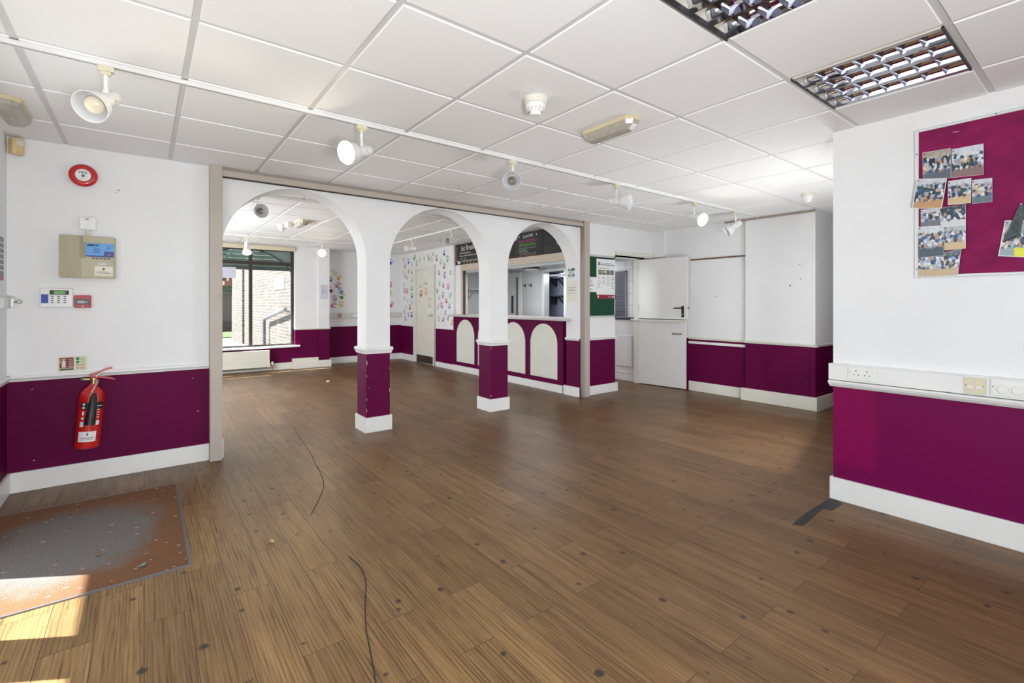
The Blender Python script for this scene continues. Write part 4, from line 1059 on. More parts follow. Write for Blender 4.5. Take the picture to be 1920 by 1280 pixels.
t = thing('fused_spur', 'white fused spur switch above the beige alarm box', 'switch', (-0.321, 4.61, 1.855), FACE_S)
b = MB(); b.box(-0.043, 0.043, -0.043, 0.043, 0, 0.022); b.build('back_box', PLG, t, 0.003)
b = MB(); b.box(-0.0445, 0.0445, -0.0445, 0.0445, 0.022, 0.030); b.build('face_plate', PLW, t, 0.003)
b = MB(); b.box(-0.013, 0.006, 0.028, 0.034, 0.030, 0.0315); b.build('neon', mat('red_neon', (0.35, 0.05, 0.03), 0.3), t)
for x in (-0.031, 0.031):
    b = MB(); b.lathe([(0.0045, 0.030), (0.0045, 0.031), (1e-4, 0.0312)], 10, 0, True, Matrix.Translation((x, 0.006, 0))); b.build('screw', ALU, t)
b = MB(); b.box(-0.012, 0.012, -0.043, 0.043, 0, 0.02); b.build('fuse_carrier', PLG, t)
b = MB(); b.lathe([(0.011, -0.092), (0.011, -0.043)], 14, 0, True, Matrix.Rotation(-PI / 2, 4, 'X') @ Matrix.Translation((0, -0.018, 0)))
b.build('conduit', PLC, t)

t = thing('fire_alarm_unit', 'large beige fire alarm control box with a ribbed side and blue label', 'fire alarm', (-0.317, 4.61, 1.463), FACE_S)
PB = mat('beige_panel_case', (0.46, 0.42, 0.29), 0.5, var=0.05, vscale=10)
b = MB(); b.box(-0.15, 0.15, 0, 0.298, 0, 0.062); b.build('case', PB, t, 0.004)
b = MB()
for k in range(9): b.box(-0.145 + k * 0.0115, -0.145 + k * 0.0115 + 0.0055, 0.004, 0.294, 0.062, 0.0665)
b.build('ribs', PB, t, 0.001)
b = MB(); b.box(-0.038, 0.146, 0.0, 0.296, 0.062, 0.068); b.box(-0.026, 0.146, 0.25, 0.296, 0.068, 0.074); b.build('cover', PB, t, 0.002)
b = MB(); b.box(-0.042, -0.012, 0.14, 0.294, 0.0625, 0.0685); b.build('recess', mat('beige_shadow_gap', (0.33, 0.29, 0.20), 0.6), t)
b = MB(); b.box(-0.012, 0.142, 0.152, 0.252, 0.068, 0.071); b.build('blue_label', mat('sky_blue_label', (0.10, 0.33, 0.72), 0.4), t)
b = MB(); b.box(-0.010, 0.142, 0.152, 0.162, 0.071, 0.0715); b.box(0.088, 0.142, 0.162, 0.193, 0.071, 0.0715); b.build('navy_block', mat('navy_label', (0.025, 0.035, 0.22), 0.4), t)
b = MB(); b.box(-0.004, 0.034, 0.228, 0.242, 0.071, 0.0717); lines(b, 0.038, 0.06, (0.238, 0.231), 0.005, 0.071); lines(b, 0.03, 0.075, (0.213, 0.203, 0.193, 0.183), 0.003, 0.071, 0, r0); lines(b, 0.10, 0.125, (0.23, 0.22, 0.212), 0.0025, 0.071, 0, r0); b.build('label_text', DARK, t)
b = MB()
for x in (0.107, 0.118): b.box(x, x + 0.006, 0.168, 0.172, 0.0715, 0.0722)
b.build('indicator', PLW, t)
b = MB()
for k in range(5): b.box(0.022 + k * 0.021, 0.037 + k * 0.021, 0.136, 0.147, 0.068, 0.071)
b.build('buttons', mat('brown_grey_button', (0.16, 0.14, 0.12), 0.5), t)
b = MB(); b.box(0.054, 0.102, 0.094, 0.108, 0.068, 0.0687); b.build('tape_label', mat('lilac_tape', (0.66, 0.62, 0.76), 0.6), t)
b = MB(); b.box(0.036, 0.136, 0.018, 0.086, 0.068, 0.0687); b.build('service_sticker', PAPERC, t)
b = MB(); b.ball((0.085, 0.066, 0.069), 0.007, 8, 6, 0, (1, 1.4, 0.06)); lines(b, 0.045, 0.128, (0.045, 0.037), 0.003, 0.0687, 0, r0); lines(b, 0.05, 0.12, (0.03,), 0.002, 0.0687); b.build('sticker_print', mat('brown_ink', (0.20, 0.12, 0.10), 0.7), t)

t = thing('alarm_keypad', 'white burglar alarm keypad with a green display', 'keypad', (-0.4835, 4.61, 1.32), FACE_S)
b = MB(); b.box(-0.084, 0.084, -0.066, 0.066, 0, 0.03); b.build('case', PLW, t, 0.004)
b = MB(); b.box(-0.036, 0.063, 0.022, 0.052, 0.03, 0.0312); b.build('display_bezel', DARK, t)
b = MB(); b.box(-0.014, 0.044, 0.027, 0.046, 0.0312, 0.032); b.build('display', mat('green_display', (0.10, 0.28, 0.07), 0.25, emis=(0.12, 0.5, 0.06, 0.25)), t)
b = MB(); b.box(-0.078, -0.042, -0.038, 0.024, 0.03, 0.0312); b.build('blue_label', mat('royal_blue_label', (0.035, 0.07, 0.34), 0.5), t)
b = MB()
for rw in range(4):
    for c_ in range(3):
        x = -0.022 + c_ * 0.032; y = 0.010 - rw * 0.0145
        b.box(x - 0.007, x + 0.007, y - 0.0035, y + 0.0035, 0.03, 0.034)
b.build('keys', mat('grey_key', (0.16, 0.16, 0.16), 0.5), t, 0.001)

t = thing('fire_call_point', 'small red break glass fire call point beside the keypad', 'fire alarm', (-0.348, 4.61, 1.294), FACE_S)
b = MB(); b.box(-0.044, 0.044, -0.044, 0.044, 0, 0.035); b.build('case', mat('dull_red_plastic', (0.42, 0.03, 0.03), 0.4), t, 0.004)
b = MB(); b.box(-0.035, 0.035, -0.022, 0.018, 0.035, 0.0365); b.build('glass_panel', mat('dark_panel', (0.02, 0.025, 0.035), 0.25), t)
b = MB(); lines(b, -0.028, 0.028, (0.004, -0.003, -0.010), 0.003, 0.0365, 0, r0); b.box(-0.004, 0.004, -0.036, -0.030, 0.035, 0.037); b.build('print', PLW, t)

t = thing('extinguisher_sign', 'cream and maroon extinguisher sign on the wall above the red cylinder', 'sign', (-0.404, 4.61, 0.797), FACE_S)
LUM = mat('luminous_cream', (0.68, 0.68, 0.50), 0.5)
MAR = mat('sign_maroon', (0.19, 0.012, 0.03), 0.5)
b = MB(); b.box(-0.078, 0.078, 0, 0.108, 0.0003, 0.0025); b.build('plate', LUM, t, 0.001)
b = MB(); b.box(-0.068, 0.006, 0.026, 0.098, 0.0025, 0.0033); b.build('red_square', MAR, t)
b = MB(); b.box(-0.068, 0.006, 0.010, 0.022, 0.0025, 0.0033); b.build('dark_strip', mat('olive_black', (0.05, 0.05, 0.03), 0.5), t)
b = MB()
b.box(-0.056, -0.036, 0.030, 0.072, 0.0033, 0.0038); b.ball((-0.046, 0.072, 0.0034), 0.010, 12, 6, 0, (1, 0.8, 0.05)); b.box(-0.050, -0.042, 0.078, 0.088, 0.0033, 0.0038); b.box(-0.060, -0.034, 0.087, 0.091, 0.0033, 0.0038); b.tube([(-0.058, 0.086, 0.0036), (-0.063, 0.078, 0.0036), (-0.063, 0.060, 0.0036)], 0.0015, 5)
for k in range(5):
    b.tube([(-0.020 + 0.003 * (k % 2), 0.040 + k * 0.012, 0.0036), (-0.012, 0.034 + k * 0.012, 0.0036), (0.002, 0.036 + k * 0.011, 0.0036)], 0.002, 5)
b.build('pictogram', LUM, t)
b = MB(); b.box(0.018, 0.036, 0.078, 0.098, 0.0025, 0.0033); b.box(0.018, 0.036, 0.056, 0.073, 0.0025, 0.0033); b.build('green_icons', mat('sign_green', (0.02, 0.20, 0.07), 0.5), t)
b = MB(); lines(b, 0.04, 0.07, (0.094, 0.086, 0.078, 0.07, 0.062), 0.004, 0.0025, 0, r0); b.build('green_text', mat('pale_sign_green', (0.25, 0.45, 0.20), 0.5), t)
b = MB()
for y in (0.043, 0.022): b.lathe([(0.009, 0.0025), (0.009, 0.0032), (0.005, 0.0032), (0.005, 0.0025)], 12, 0, False, Matrix.Translation((0.027, y, 0)))
lines(b, 0.04, 0.07, (0.048, 0.041, 0.027, 0.02, 0.013), 0.004, 0.0025, 0, r0); b.build('red_text', mat('pale_sign_red', (0.45, 0.22, 0.15), 0.5), t)

# fire extinguisher (leans slightly on its bracket)
t = thing('fire_extinguisher', 'red carbon dioxide fire extinguisher with black horn hung on the burgundy wall', 'fire extinguisher', (-0.322, 4.515, 0.262), (math.radians(-1.0), math.radians(4.5), 0))
b = MB(); b.lathe([(1e-4, 0.0), (0.062, 0.0), (0.070, 0.006), (0.0715, 0.02), (0.0715, 0.345), (0.069, 0.372), (0.060, 0.395), (0.045, 0.415), (0.030, 0.428), (0.024, 0.438), (0.022, 0.448), (1e-4, 0.448)], 40); b.build('cylinder', RED, t)
b = MB(); b.lathe([(0.018, 0.446), (0.018, 0.47), (0.022, 0.472), (0.022, 0.49), (0.012, 0.495), (1e-4, 0.495)], 18); b.lathe([(0.011, 0), (0.011, 0.045), (1e-4, 0.046)], 12, 0, True, Matrix.Translation((-0.01, 0, 0.478)) @ Matrix.Rotation(-PI / 2, 4, 'Y')); b.build('valve', BRASS, t)
b = MB(); b.lathe([(0.010, 0), (0.012, 0.002), (0.012, 0.012), (1e-4, 0.014)], 12, 0, True, Matrix.Translation((-0.055, 0, 0.478)) @ Matrix.Rotation(-PI / 2, 4, 'Y')); b.build('safety_valve', mat('green_cap', (0.06, 0.16, 0.15), 0.4), t)
def lever(z0, pts, w_):
    b = MB()
    for i in range(len(pts) - 1):
        (xa, za), (xb, zb) = pts[i], pts[i + 1]
        b.add([(xa, -w_, za), (xa, w_, za), (xb, w_, zb), (xb, -w_, zb), (xa, -w_, za + 0.011), (xa, w_, za + 0.011), (xb, w_, zb + 0.011), (xb, -w_, zb + 0.011)], [(0, 3, 2, 1), (4, 5, 6, 7), (0, 1, 5, 4), (2, 3, 7, 6), (0, 4, 7, 3), (1, 2, 6, 5)])
    return b
lever(0, [(-0.02, 0.487), (0.02, 0.490), (0.055, 0.487), (0.10, 0.478), (0.118, 0.472)], 0.014).build('carry_handle', RED, t, 0.002)
lever(0, [(-0.025, 0.500), (0.0, 0.513), (0.03, 0.525), (0.06, 0.545), (0.085, 0.553), (0.096, 0.553)], 0.013).build('squeeze_lever', RED, t, 0.002)
b = MB(); b.lathe([(0.004, 0), (0.004, 0.03)], 8, 0, True, Matrix.Translation((0.012, -0.012, 0.498)) @ Matrix.Rotation(0.6, 4, 'Y')); b.build('safety_pin', CHROME, t)
b = MB(); b.tube([(0.012, -0.015, 0.478), (0.022, -0.035, 0.475), (0.022, -0.062, 0.455), (0.010, -0.082, 0.425), (0.002, -0.088, 0.40), (0.0, -0.088, 0.385)], 0.0075, 10); b.build('swivel_pipe', mat('pinkish_metal', (0.62, 0.42, 0.38), 0.3, 0.7), t)
b = MB(); b.lathe([(1e-4, 0.392), (0.011, 0.392), (0.012, 0.375), (0.016, 0.37), (0.021, 0.365), (0.028, 0.22), (0.030, 0.175), (0.026, 0.174), (0.024, 0.19), (1e-4, 0.20)], 26, 0, True, Matrix.Translation((0.0, -0.094, 0)) @ Matrix.Rotation(0.04, 4, 'Y')); b.build('horn', BLKP, t)
def wrap(z0, z1, a0, a1, m, name, r_=0.0722):
    b = MB(); n = 14
    vs = []
    for k in range(n + 1):
        a = a0 + (a1 - a0) * k / n
        vs += [(r_ * math.sin(a), -r_ * math.cos(a), z0), (r_ * math.sin(a), -r_ * math.cos(a), z1)]
    b.add(vs, [(2 * k, 2 * k + 2, 2 * k + 3, 2 * k + 1) for k in range(n)], 0, True)
    return b.build(name, m, t)
wrap(0.275, 0.325, -0.75, 1.15, BLKP, 'black_label')
wrap(0.302, 0.318, -0.60, -0.42, PLW, 'label_print', 0.0726); wrap(0.281, 0.292, -0.62, -0.40, PLW, 'label_print', 0.0726); wrap(0.296, 0.300, 0.5, 1.0, PLW, 'label_print', 0.0726)
wrap(0.235, 0.262, -0.58, -0.42, PLW, 'label_print'); wrap(0.205, 0.222, -0.62, -0.42, PLW, 'label_print')
wrap(0.155, 0.190, -0.70, -0.38, mat('pale_blue_label', (0.60, 0.70, 0.82), 0.5), 'label_print'); wrap(0.165, 0.195, 0.55, 0.85, PLW, 'label_print')
for k in range(4): wrap(0.215 + k * 0.018, 0.221 + k * 0.018, 0.62, 0.80, PLW, 'label_print')
wrap(0.052, 0.122, -0.72, 0.68, PAPER, 'service_label')
wrap(0.094, 0.114, -0.06, 0.06, mat('brown_ink', (0.2, 0.1, 0.1), 0.7), 'crest', 0.0727); wrap(0.076, 0.081, -0.55, 0.55, INK, 'label_text', 0.0727); wrap(0.066, 0.069, -0.5, 0.5, INK, 'label_text', 0.0727)
b = MB(); b.box(-0.03, 0.03, 0.07, 0.095, 0.30, 0.36); b.build('wall_bracket', BLKP, t)

# left edge : poster and door latch
t = thing('info_poster', 'grey striped poster on the wall above the metal latch box', 'poster', (-0.73, 4.36, 1.43), FACE_E)
b = MB(); b.box(-0.22, 0.145, 0, 0.28, 0.0005, 0.002); b.build('sheet', mat('grey_blue_print', (0.23, 0.26, 0.31), 0.6), t)
b = MB()
for k in range(6): b.box(-0.2, 0.14, 0.06 + k * 0.036, 0.068 + k * 0.036, 0.002, 0.0028)
b.build('pale_stripes', PAPER, t)
b = MB(); b.box(-0.2, 0.13, 0.002, 0.035, 0.002, 0.0028); b.build('pink_strip', mat('dusky_pink_print', (0.42, 0.20, 0.20), 0.6), t)
t = thing('door_latch_box', 'grey metal latch box with a key ring on the wall beside the keypad', 'latch', (-0.73, 4.38, 1.283), FACE_E)
b = MB(); b.box(-0.14, 0.03, -0.035, 0.035, 0, 0.05); b.build('latch_case', mat('grey_latch_metal', (0.50, 0.53, 0.51), 0.4, 0.3), t, 0.004)
b = MB(); b.box(0.03, 0.034, -0.03, 0.03, 0.008, 0.07); b.box(-0.02, 0.034, -0.03, 0.03, 0.062, 0.07); b.build('strike', CHROME, t, 0.002)
b = MB()
b.tube([(0.025 , 0.004, 0.06), (0.03, 0.006, 0.078)], 0.006, 8)
b.tube([(0.03 + 0.0 , 0.008 + 0.011 * math.sin(a), 0.088 + 0.011 * math.cos(a)) for a in [2 * PI * k / 16 for k in range(17)]], 0.0025, 6, 0, False)
b.build('key_ring', mat('aged_brass', (0.30, 0.25, 0.17), 0.4, 0.8), t)

# ---------------------------------------------------------------- right wall: photo board, trunking, sockets
t = thing('photo_board', 'large burgundy felt board in a white frame, pinned with snapshots', 'noticeboard', (3.59, 0.15, 1.43), FACE_W)
b = MB(); b.box(-0.60, 0.60, 0.012, 0.848, 0.002, 0.014); b.build('felt_panel', mat('burgundy_felt', (0.215, 0.006, 0.072), 0.95, var=0.22, vscale=9, bump=0.3, bscale=180), t)
FRW = mat('white_board_frame', (0.72, 0.74, 0.73), 0.4)
for nm, bx in (('frame_side', (-0.618, -0.600, 0.0, 0.86)), ('frame_side', (0.600, 0.618, 0.0, 0.86)), ('frame_rail', (-0.600, 0.600, 0.0, 0.014)), ('frame_rail', (-0.600, 0.600, 0.846, 0.86))):
    b = MB(); b.box(bx[0], bx[1], bx[2], bx[3], 0.0, 0.02); b.build(nm, FRW, t, 0.003)
for x, y in ((-0.609, 0.72), (-0.609, 0.05), (-0.28, 0.853), (-0.57, 0.007)):
    b = MB(); b.lathe([(0.004, 0.02), (0.004, 0.022), (1e-4, 0.0225)], 8, 0, True, Matrix.Translation((x, y, 0))); b.build('screw', mat('dull_steel', (0.2, 0.2, 0.2), 0.4, 0.7), t)

TAN = (0.50, 0.30, 0.14); TANL = (0.62, 0.45, 0.26); WIN = (0.62, 0.66, 0.70); DRK = (0.03, 0.04, 0.06)
PH = [
 ('snapshot of a crowded room, beside the pale blue group snapshot', [(0.732, 2.153), (0.61, 2.148), (0.608, 1.983), (0.73, 1.99)], (0.12, 0.14, 0.18), (0.40, 0.34, 0.27), 0.0),
 ('snapshot of a group dressed in pale blue, highest on the board', [(0.606, 2.14), (0.478, 2.139), (0.478, 1.972), (0.606, 1.981)], (0.25, 0.16, 0.16), WIN, 0.0),
 ('tilted snapshot of two figures at a tan table overlapping the white frame', [(0.753, 2.002), (0.622, 1.98), (0.644, 1.813), (0.774, 1.834)], TAN, WIN, 0.012),
 ('small white bordered snapshot of two figures at a tan table', [(0.62, 1.964), (0.525, 1.963), (0.527, 1.828), (0.621, 1.831)], TANL, WIN, 0.004),
 ('small blue toned snapshot right of the white bordered one', [(0.524, 1.952), (0.445, 1.948), (0.445, 1.821), (0.524, 1.822)], (0.12, 0.18, 0.22), WIN, 0.0),
 ('grey floored snapshot partly under the tilted one', [(0.74, 1.824), (0.655, 1.82), (0.653, 1.728), (0.739, 1.729)], (0.16, 0.17, 0.20), (0.65, 0.67, 0.7), -0.003),
 ('dark topped snapshot with a white foreground under the small white bordered one', [(0.654, 1.82), (0.548, 1.826), (0.548, 1.708), (0.652, 1.712)], (0.62, 0.64, 0.66), DRK, -0.002),
 ('tall blue grey snapshot with window light beside the white frame', [(0.751, 1.726), (0.638, 1.722), (0.638, 1.549), (0.751, 1.545)], (0.06, 0.09, 0.12), WIN, 0.001),
 ('pale snapshot of table craft beside the tall blue grey one', [(0.637, 1.716), (0.548, 1.714), (0.548, 1.582), (0.637, 1.579)], TANL, (0.45, 0.48, 0.5), 0.0),
 ('lowest snapshot of a cluttered table at the board corner', [(0.751, 1.548), (0.566, 1.580), (0.58, 1.436), (0.753, 1.436)], (0.52, 0.40, 0.26), (0.10, 0.13, 0.17), 0.0005),
 ('white bordered snapshot with a yellow centre under the folded dark one', [(0.398, 1.714), (0.255, 1.70), (0.262, 1.508), (0.423, 1.53)], (0.30, 0.36, 0.36), (0.45, 0.47, 0.5), 0.0),
]
for k, (lab, q, tab, top, lift) in enumerate(PH):
    cy = sum(p[0] for p in q) / 4; cz = min(p[1] for p in q)
    zz = 3.59 - 0.0215 - max(0, lift) - 0.0006 * (k % 4) - (0.006 if lift >= 0.01 else 0)
    t = thing('snapshot', lab, 'photo', (zz, cy, cz), FACE_W, 'snapshots pinned to the burgundy board')
    P = [(-(y - cy), z - cz) for y, z in q]
    cxp = sum(p[0] for p in P) / 4; czp = sum(p[1] for p in P) / 4
    b = MB(); b.prism(P, 'z', -0.0004, 0.0); b.build('paper_border', PAPER, t)
    s = 0.955 if k in (2, 3, 10) else 0.985
    b = MB(); b.prism([(cxp + (x - cxp) * s, czp + (z - czp) * s) for x, z in P], 'z', 0.0001, 0.0005)
    b.build('picture', photo_mat('snapshot_print_%d' % k, 3 + k, tab, top), t)
    if k == 10:
        b = MB(); b.prism([(-0.03, 0.015), (0.035, 0.012), (0.03, 0.055), (-0.03, 0.06)], 'z', 0.0005, 0.0008); b.build('yellow_patch', mat('yellow_print', (0.70, 0.72, 0.05), 0.4), t)
    tp = max(P, key=lambda p: p[1] * 2 - p[0])
    b = MB(); b.lathe([(0.0035, 0.0006), (0.0035, 0.003), (0.002, 0.006), (1e-4, 0.0065)], 10, 0, True, Matrix.Translation((tp[0] * 0.88, tp[1] - 0.012, 0))); b.build('drawing_pin', mat('maroon_pin', (0.25, 0.02, 0.05), 0.3), t)
t = thing('folded_snapshot', 'dark curled snapshot hanging folded over the yellow centred one', 'photo', (3.566, 0.36, 1.598), FACE_W, 'snapshots pinned to the burgundy board')
b = MB()
b.add([(0.018, 0.200, 0.004), (0.036, 0.165, 0.004), (0.020, 0.045, 0.014), (-0.045, 0.0, 0.012), (0.018, 0.200, 0.0046), (0.036, 0.165, 0.0046), (0.020, 0.045, 0.0146), (-0.045, 0.0, 0.0126)],
      [(0, 1, 2), (0, 2, 3), (4, 6, 5), (4, 7, 6), (0, 4, 5, 1), (1, 5, 6, 2), (2, 6, 7, 3), (3, 7, 4, 0)])
b.build('picture', mat('dark_print', (0.05, 0.07, 0.07), 0.35, var=0.6, vscale=40), t)
b = MB(); b.lathe([(0.0035, 0.0046), (0.0035, 0.008), (0.002, 0.011), (1e-4, 0.0115)], 10, 0, True, Matrix.Translation((0.022, 0.192, 0))); b.build('drawing_pin', PLW, t)
b = MB(); b.box(-0.012, 0.012, -0.0008, 0.0008, 0.014, 0.0155)
single(b, 'paper_scrap', PAPER, 'tiny torn white paper scrap on the upper left of the burgundy felt', 'paper', (3.59, 0.59, 2.235), (PI / 2, 0.05, -PI / 2))

t = thing('cable_trunking', 'long white dado trunking with sockets below the photo board', 'trunking', (3.59, -0.2, 0.785), FACE_W)
b = MB(); b.box(-1.405, 1.4, 0.0, 0.105, 0, 0.04); b.build('cover', TRIMW, t, 0.003)
b = MB(); b.box(-1.405, 1.4, 0.098, 0.1005, 0.0402, 0.0415); b.build('lid_line', PLG, t)

def socket_slots(b, x, z):
    b.box(x - 0.002, x + 0.002, 0.054, 0.064, z, z + 0.0012)
    b.box(x - 0.0155, x - 0.0085, 0.033, 0.0375, z, z + 0.0012)
    b.box(x + 0.0085, x + 0.0155, 0.033, 0.0375, z, z + 0.0012)
t = thing('double_socket', 'white double power socket near the end of the right wall trunking', 'socket', (3.55, 1.02, 0.797), FACE_W)
b = MB(); b.box(-0.073, 0.073, 0.0, 0.086, 0, 0.011); b.build('face_plate', PLW, t, 0.003)
for s in (-0.029, 0.029):
    b = MB(); socket_slots(b, s, 0.011); b.build('socket_holes', DARK, t)
for x in (-0.062, 0.06):
    b = MB(); b.box(x - 0.006, x + 0.006, 0.056, 0.078, 0.011, 0.014); b.build('switch', PLW, t, 0.001)
    b = MB(); b.box(x - 0.002, x + 0.002, 0.05, 0.053, 0.011, 0.012); b.build('screw', mat('dull_steel', (0.2, 0.2, 0.2), 0.4, 0.7), t)
t = thing('data_outlet', 'yellowed cream data outlet on the right wall trunking', 'socket', (3.55, 0.509, 0.793), FACE_W)
b = MB(); b.box(-0.043, 0.043, 0.0, 0.086, 0, 0.010); b.build('face_plate', mat('yellowed_plate', (0.68, 0.63, 0.46), 0.4), t, 0.003)
for x in (-0.016, 0.016):
    b = MB(); b.box(x - 0.011, x + 0.011, 0.030, 0.043, 0.010, 0.013); b.build('shutter', PLW, t, 0.001)
    b = MB(); b.box(x - 0.011, x + 0.011, 0.060, 0.070, 0.010, 0.0112); b.build('label_window', PLC, t)
for x in (-0.035, 0.035):
    b = MB(); b.lathe([(0.003, 0.010), (0.003, 0.0112), (1e-4, 0.0115)], 8, 0, True, Matrix.Translation((x, 0.045, 0))); b.build('screw', mat('dull_steel', (0.2, 0.2, 0.2), 0.4, 0.7), t)
t = thing('capped_socket', 'white double socket with round safety caps on the right wall trunking', 'socket', (3.55, 0.376, 0.797), FACE_W)
b = MB(); b.box(-0.073, 0.073, 0.0, 0.086, 0, 0.011); b.build('face_plate', PLW, t, 0.003)
for x in (-0.026, 0.028):
    b = MB(); b.lathe([(0.022, 0.011), (0.022, 0.017), (0.020, 0.019), (1e-4, 0.019)], 24, 0, True, Matrix.Translation((x, 0.036, 0))); b.build('safety_cap', PLW, t)
for x in (-0.063, 0.063):
    b = MB(); b.box(x - 0.006, x + 0.006, 0.055, 0.078, 0.011, 0.014); b.build('switch', PLW, t, 0.001)
b = MB(); b.box(-0.066, -0.06, 0.044, 0.048, 0.011, 0.0122); b.build('screw', DARK, t)

# ---------------------------------------------------------------- ceiling fittings
LOUV = mat('polished_louvre', (0.62, 0.63, 0.68), 0.06, 1.0)
LOUVB = mat('fluted_blade', (0.42, 0.44, 0.56), 0.10, 1.0)
TUBE = mat('fluorescent_tube', (0.86, 0.82, 0.74), 0.3)
def louvre(i, j, label, drop):
    xa, ya = X0 + DX * i, Y0 + DY * j
    t = thing('louvre_light', label, 'ceiling light', (xa + DX / 2, ya + DY / 2, ROOM_H), (0, 0, 0), 'recessed louvre lights')
    hx, hy = DX / 2 - 0.014, DY / 2 - 0.014
    b = MB()
    b.box(-hx, hx, -hy, hy, 0.10, 0.11); b.box(-hx, -hx + 0.006, -hy, hy, 0.0, 0.10); b.box(hx - 0.006, hx, -hy, hy, 0.0, 0.10)
    b.box(-hx, hx, -hy, -hy + 0.006, 0.0, 0.10); b.box(-hx, hx, hy - 0.006, hy, 0.0, 0.10)
    b.build('housing', mat('cream_tray', (0.72, 0.66, 0.56), 0.35), t)
    W = 2 * hx - 0.03
    n = 4; cell = W / n
    for k in range(n):
        x = -W / 2 + cell * (k + 0.5)
        b = MB(); b.tube([(x, -hy + 0.02, 0.07), (x, hy - 0.02, 0.07)], 0.013, 12); b.build('tube', TUBE, t)
    b = MB()
    for k in range(n + 1):
        x = -W / 2 + cell * k
        # long mirror blade: narrow at the foot, flaring upwards in a curve
        prof = [(x - 0.0025, -0.004 - drop), (x + 0.0025, -0.004 - drop), (x + 0.006, 0.018 - drop), (x + 0.014, 0.036 - drop), (x + 0.026, 0.05 - drop), (x - 0.026, 0.05 - drop), (x - 0.014, 0.036 - drop), (x - 0.006, 0.018 - drop)]
        b.prism(prof, 'y', -hy + 0.008, hy - 0.008, 0, True)
    b.build('long_blades', LOUV, t)
    m_ = 7; stp = (2 * hy - 0.02) / m_
    b = MB()
    for k in range(n):
        x0 = -W / 2 + cell * k + 0.004; x1 = x0 + cell - 0.008
        for q in range(1, m_):
            y = -hy + 0.01 + stp * q
            prof = [(y - 0.0012, 0.004 - drop), (y + 0.0012, 0.004 - drop), (y + 0.006, 0.022 - drop), (y + 0.017, 0.042 - drop), (y - 0.017, 0.042 - drop), (y - 0.006, 0.022 - drop)]
            b.prism([(p[0], p[1]) for p in prof], 'x', x0, x1, 0, True)
    b.build('cross_blades', LOUVB, t)
    for ya_, yb_ in ((-hy, -hy + 0.008), (hy - 0.008, hy)):
        b = MB(); b.box(-hx, hx, ya_, yb_, -0.006 - drop, 0.004); b.build('end_plate', DARK, t)
    if drop:
        for s in (-1, 1):
            b = MB(); b.box(s * 0.16 - 0.006, s * 0.16 + 0.006, -hy + 0.02, -hy + 0.032, -0.02 - drop, 0.0); b.build('catch', BRASS, t)
    return t
louvre(4, -2, 'square recessed louvre light near the photo board, mirrored and unlit', 0.0)
louvre(2, -2, 'mirrored louvre light hanging slightly open, further from the photo board', 0.012)

def track(label, length, loc, rot):
    t = thing('lighting_track', label, 'lighting track', loc, rot)
    b = MB(); b.box(-length / 2, length / 2, -0.017, 0.017, -0.02, 0); b.build('rail', TRIMW, t, 0.002)
    b = MB(); b.box(-length / 2, length / 2, -0.005, 0.005, -0.0206, -0.0195); b.build('groove', mat('grey_groove', (0.35, 0.34, 0.33), 0.5), t)
    for s in (-1, 1):
        b = MB(); b.box(s * (length / 2), s * (length / 2 + 0.02), -0.018, 0.018, -0.021, 0); b.build('end_cap', PLG, t, 0.002)
    return t
TRZ = ROOM_H
track('long white lighting track with six spotlights on the main room ceiling', 6.93, (2.745, 2.915, TRZ), (0, 0, -0.001))
track('white lighting track along the far window', 4.3, (1.5, 8.90, TRZ), (0, 0, 0))
track('white lighting track just behind the arches', 4.0, (1.9, 5.46, TRZ), (0, 0, 0))
track('white lighting track running towards the hand print wall', 3.6, (3.66, 7.1, TRZ), (0, 0, PI / 2))

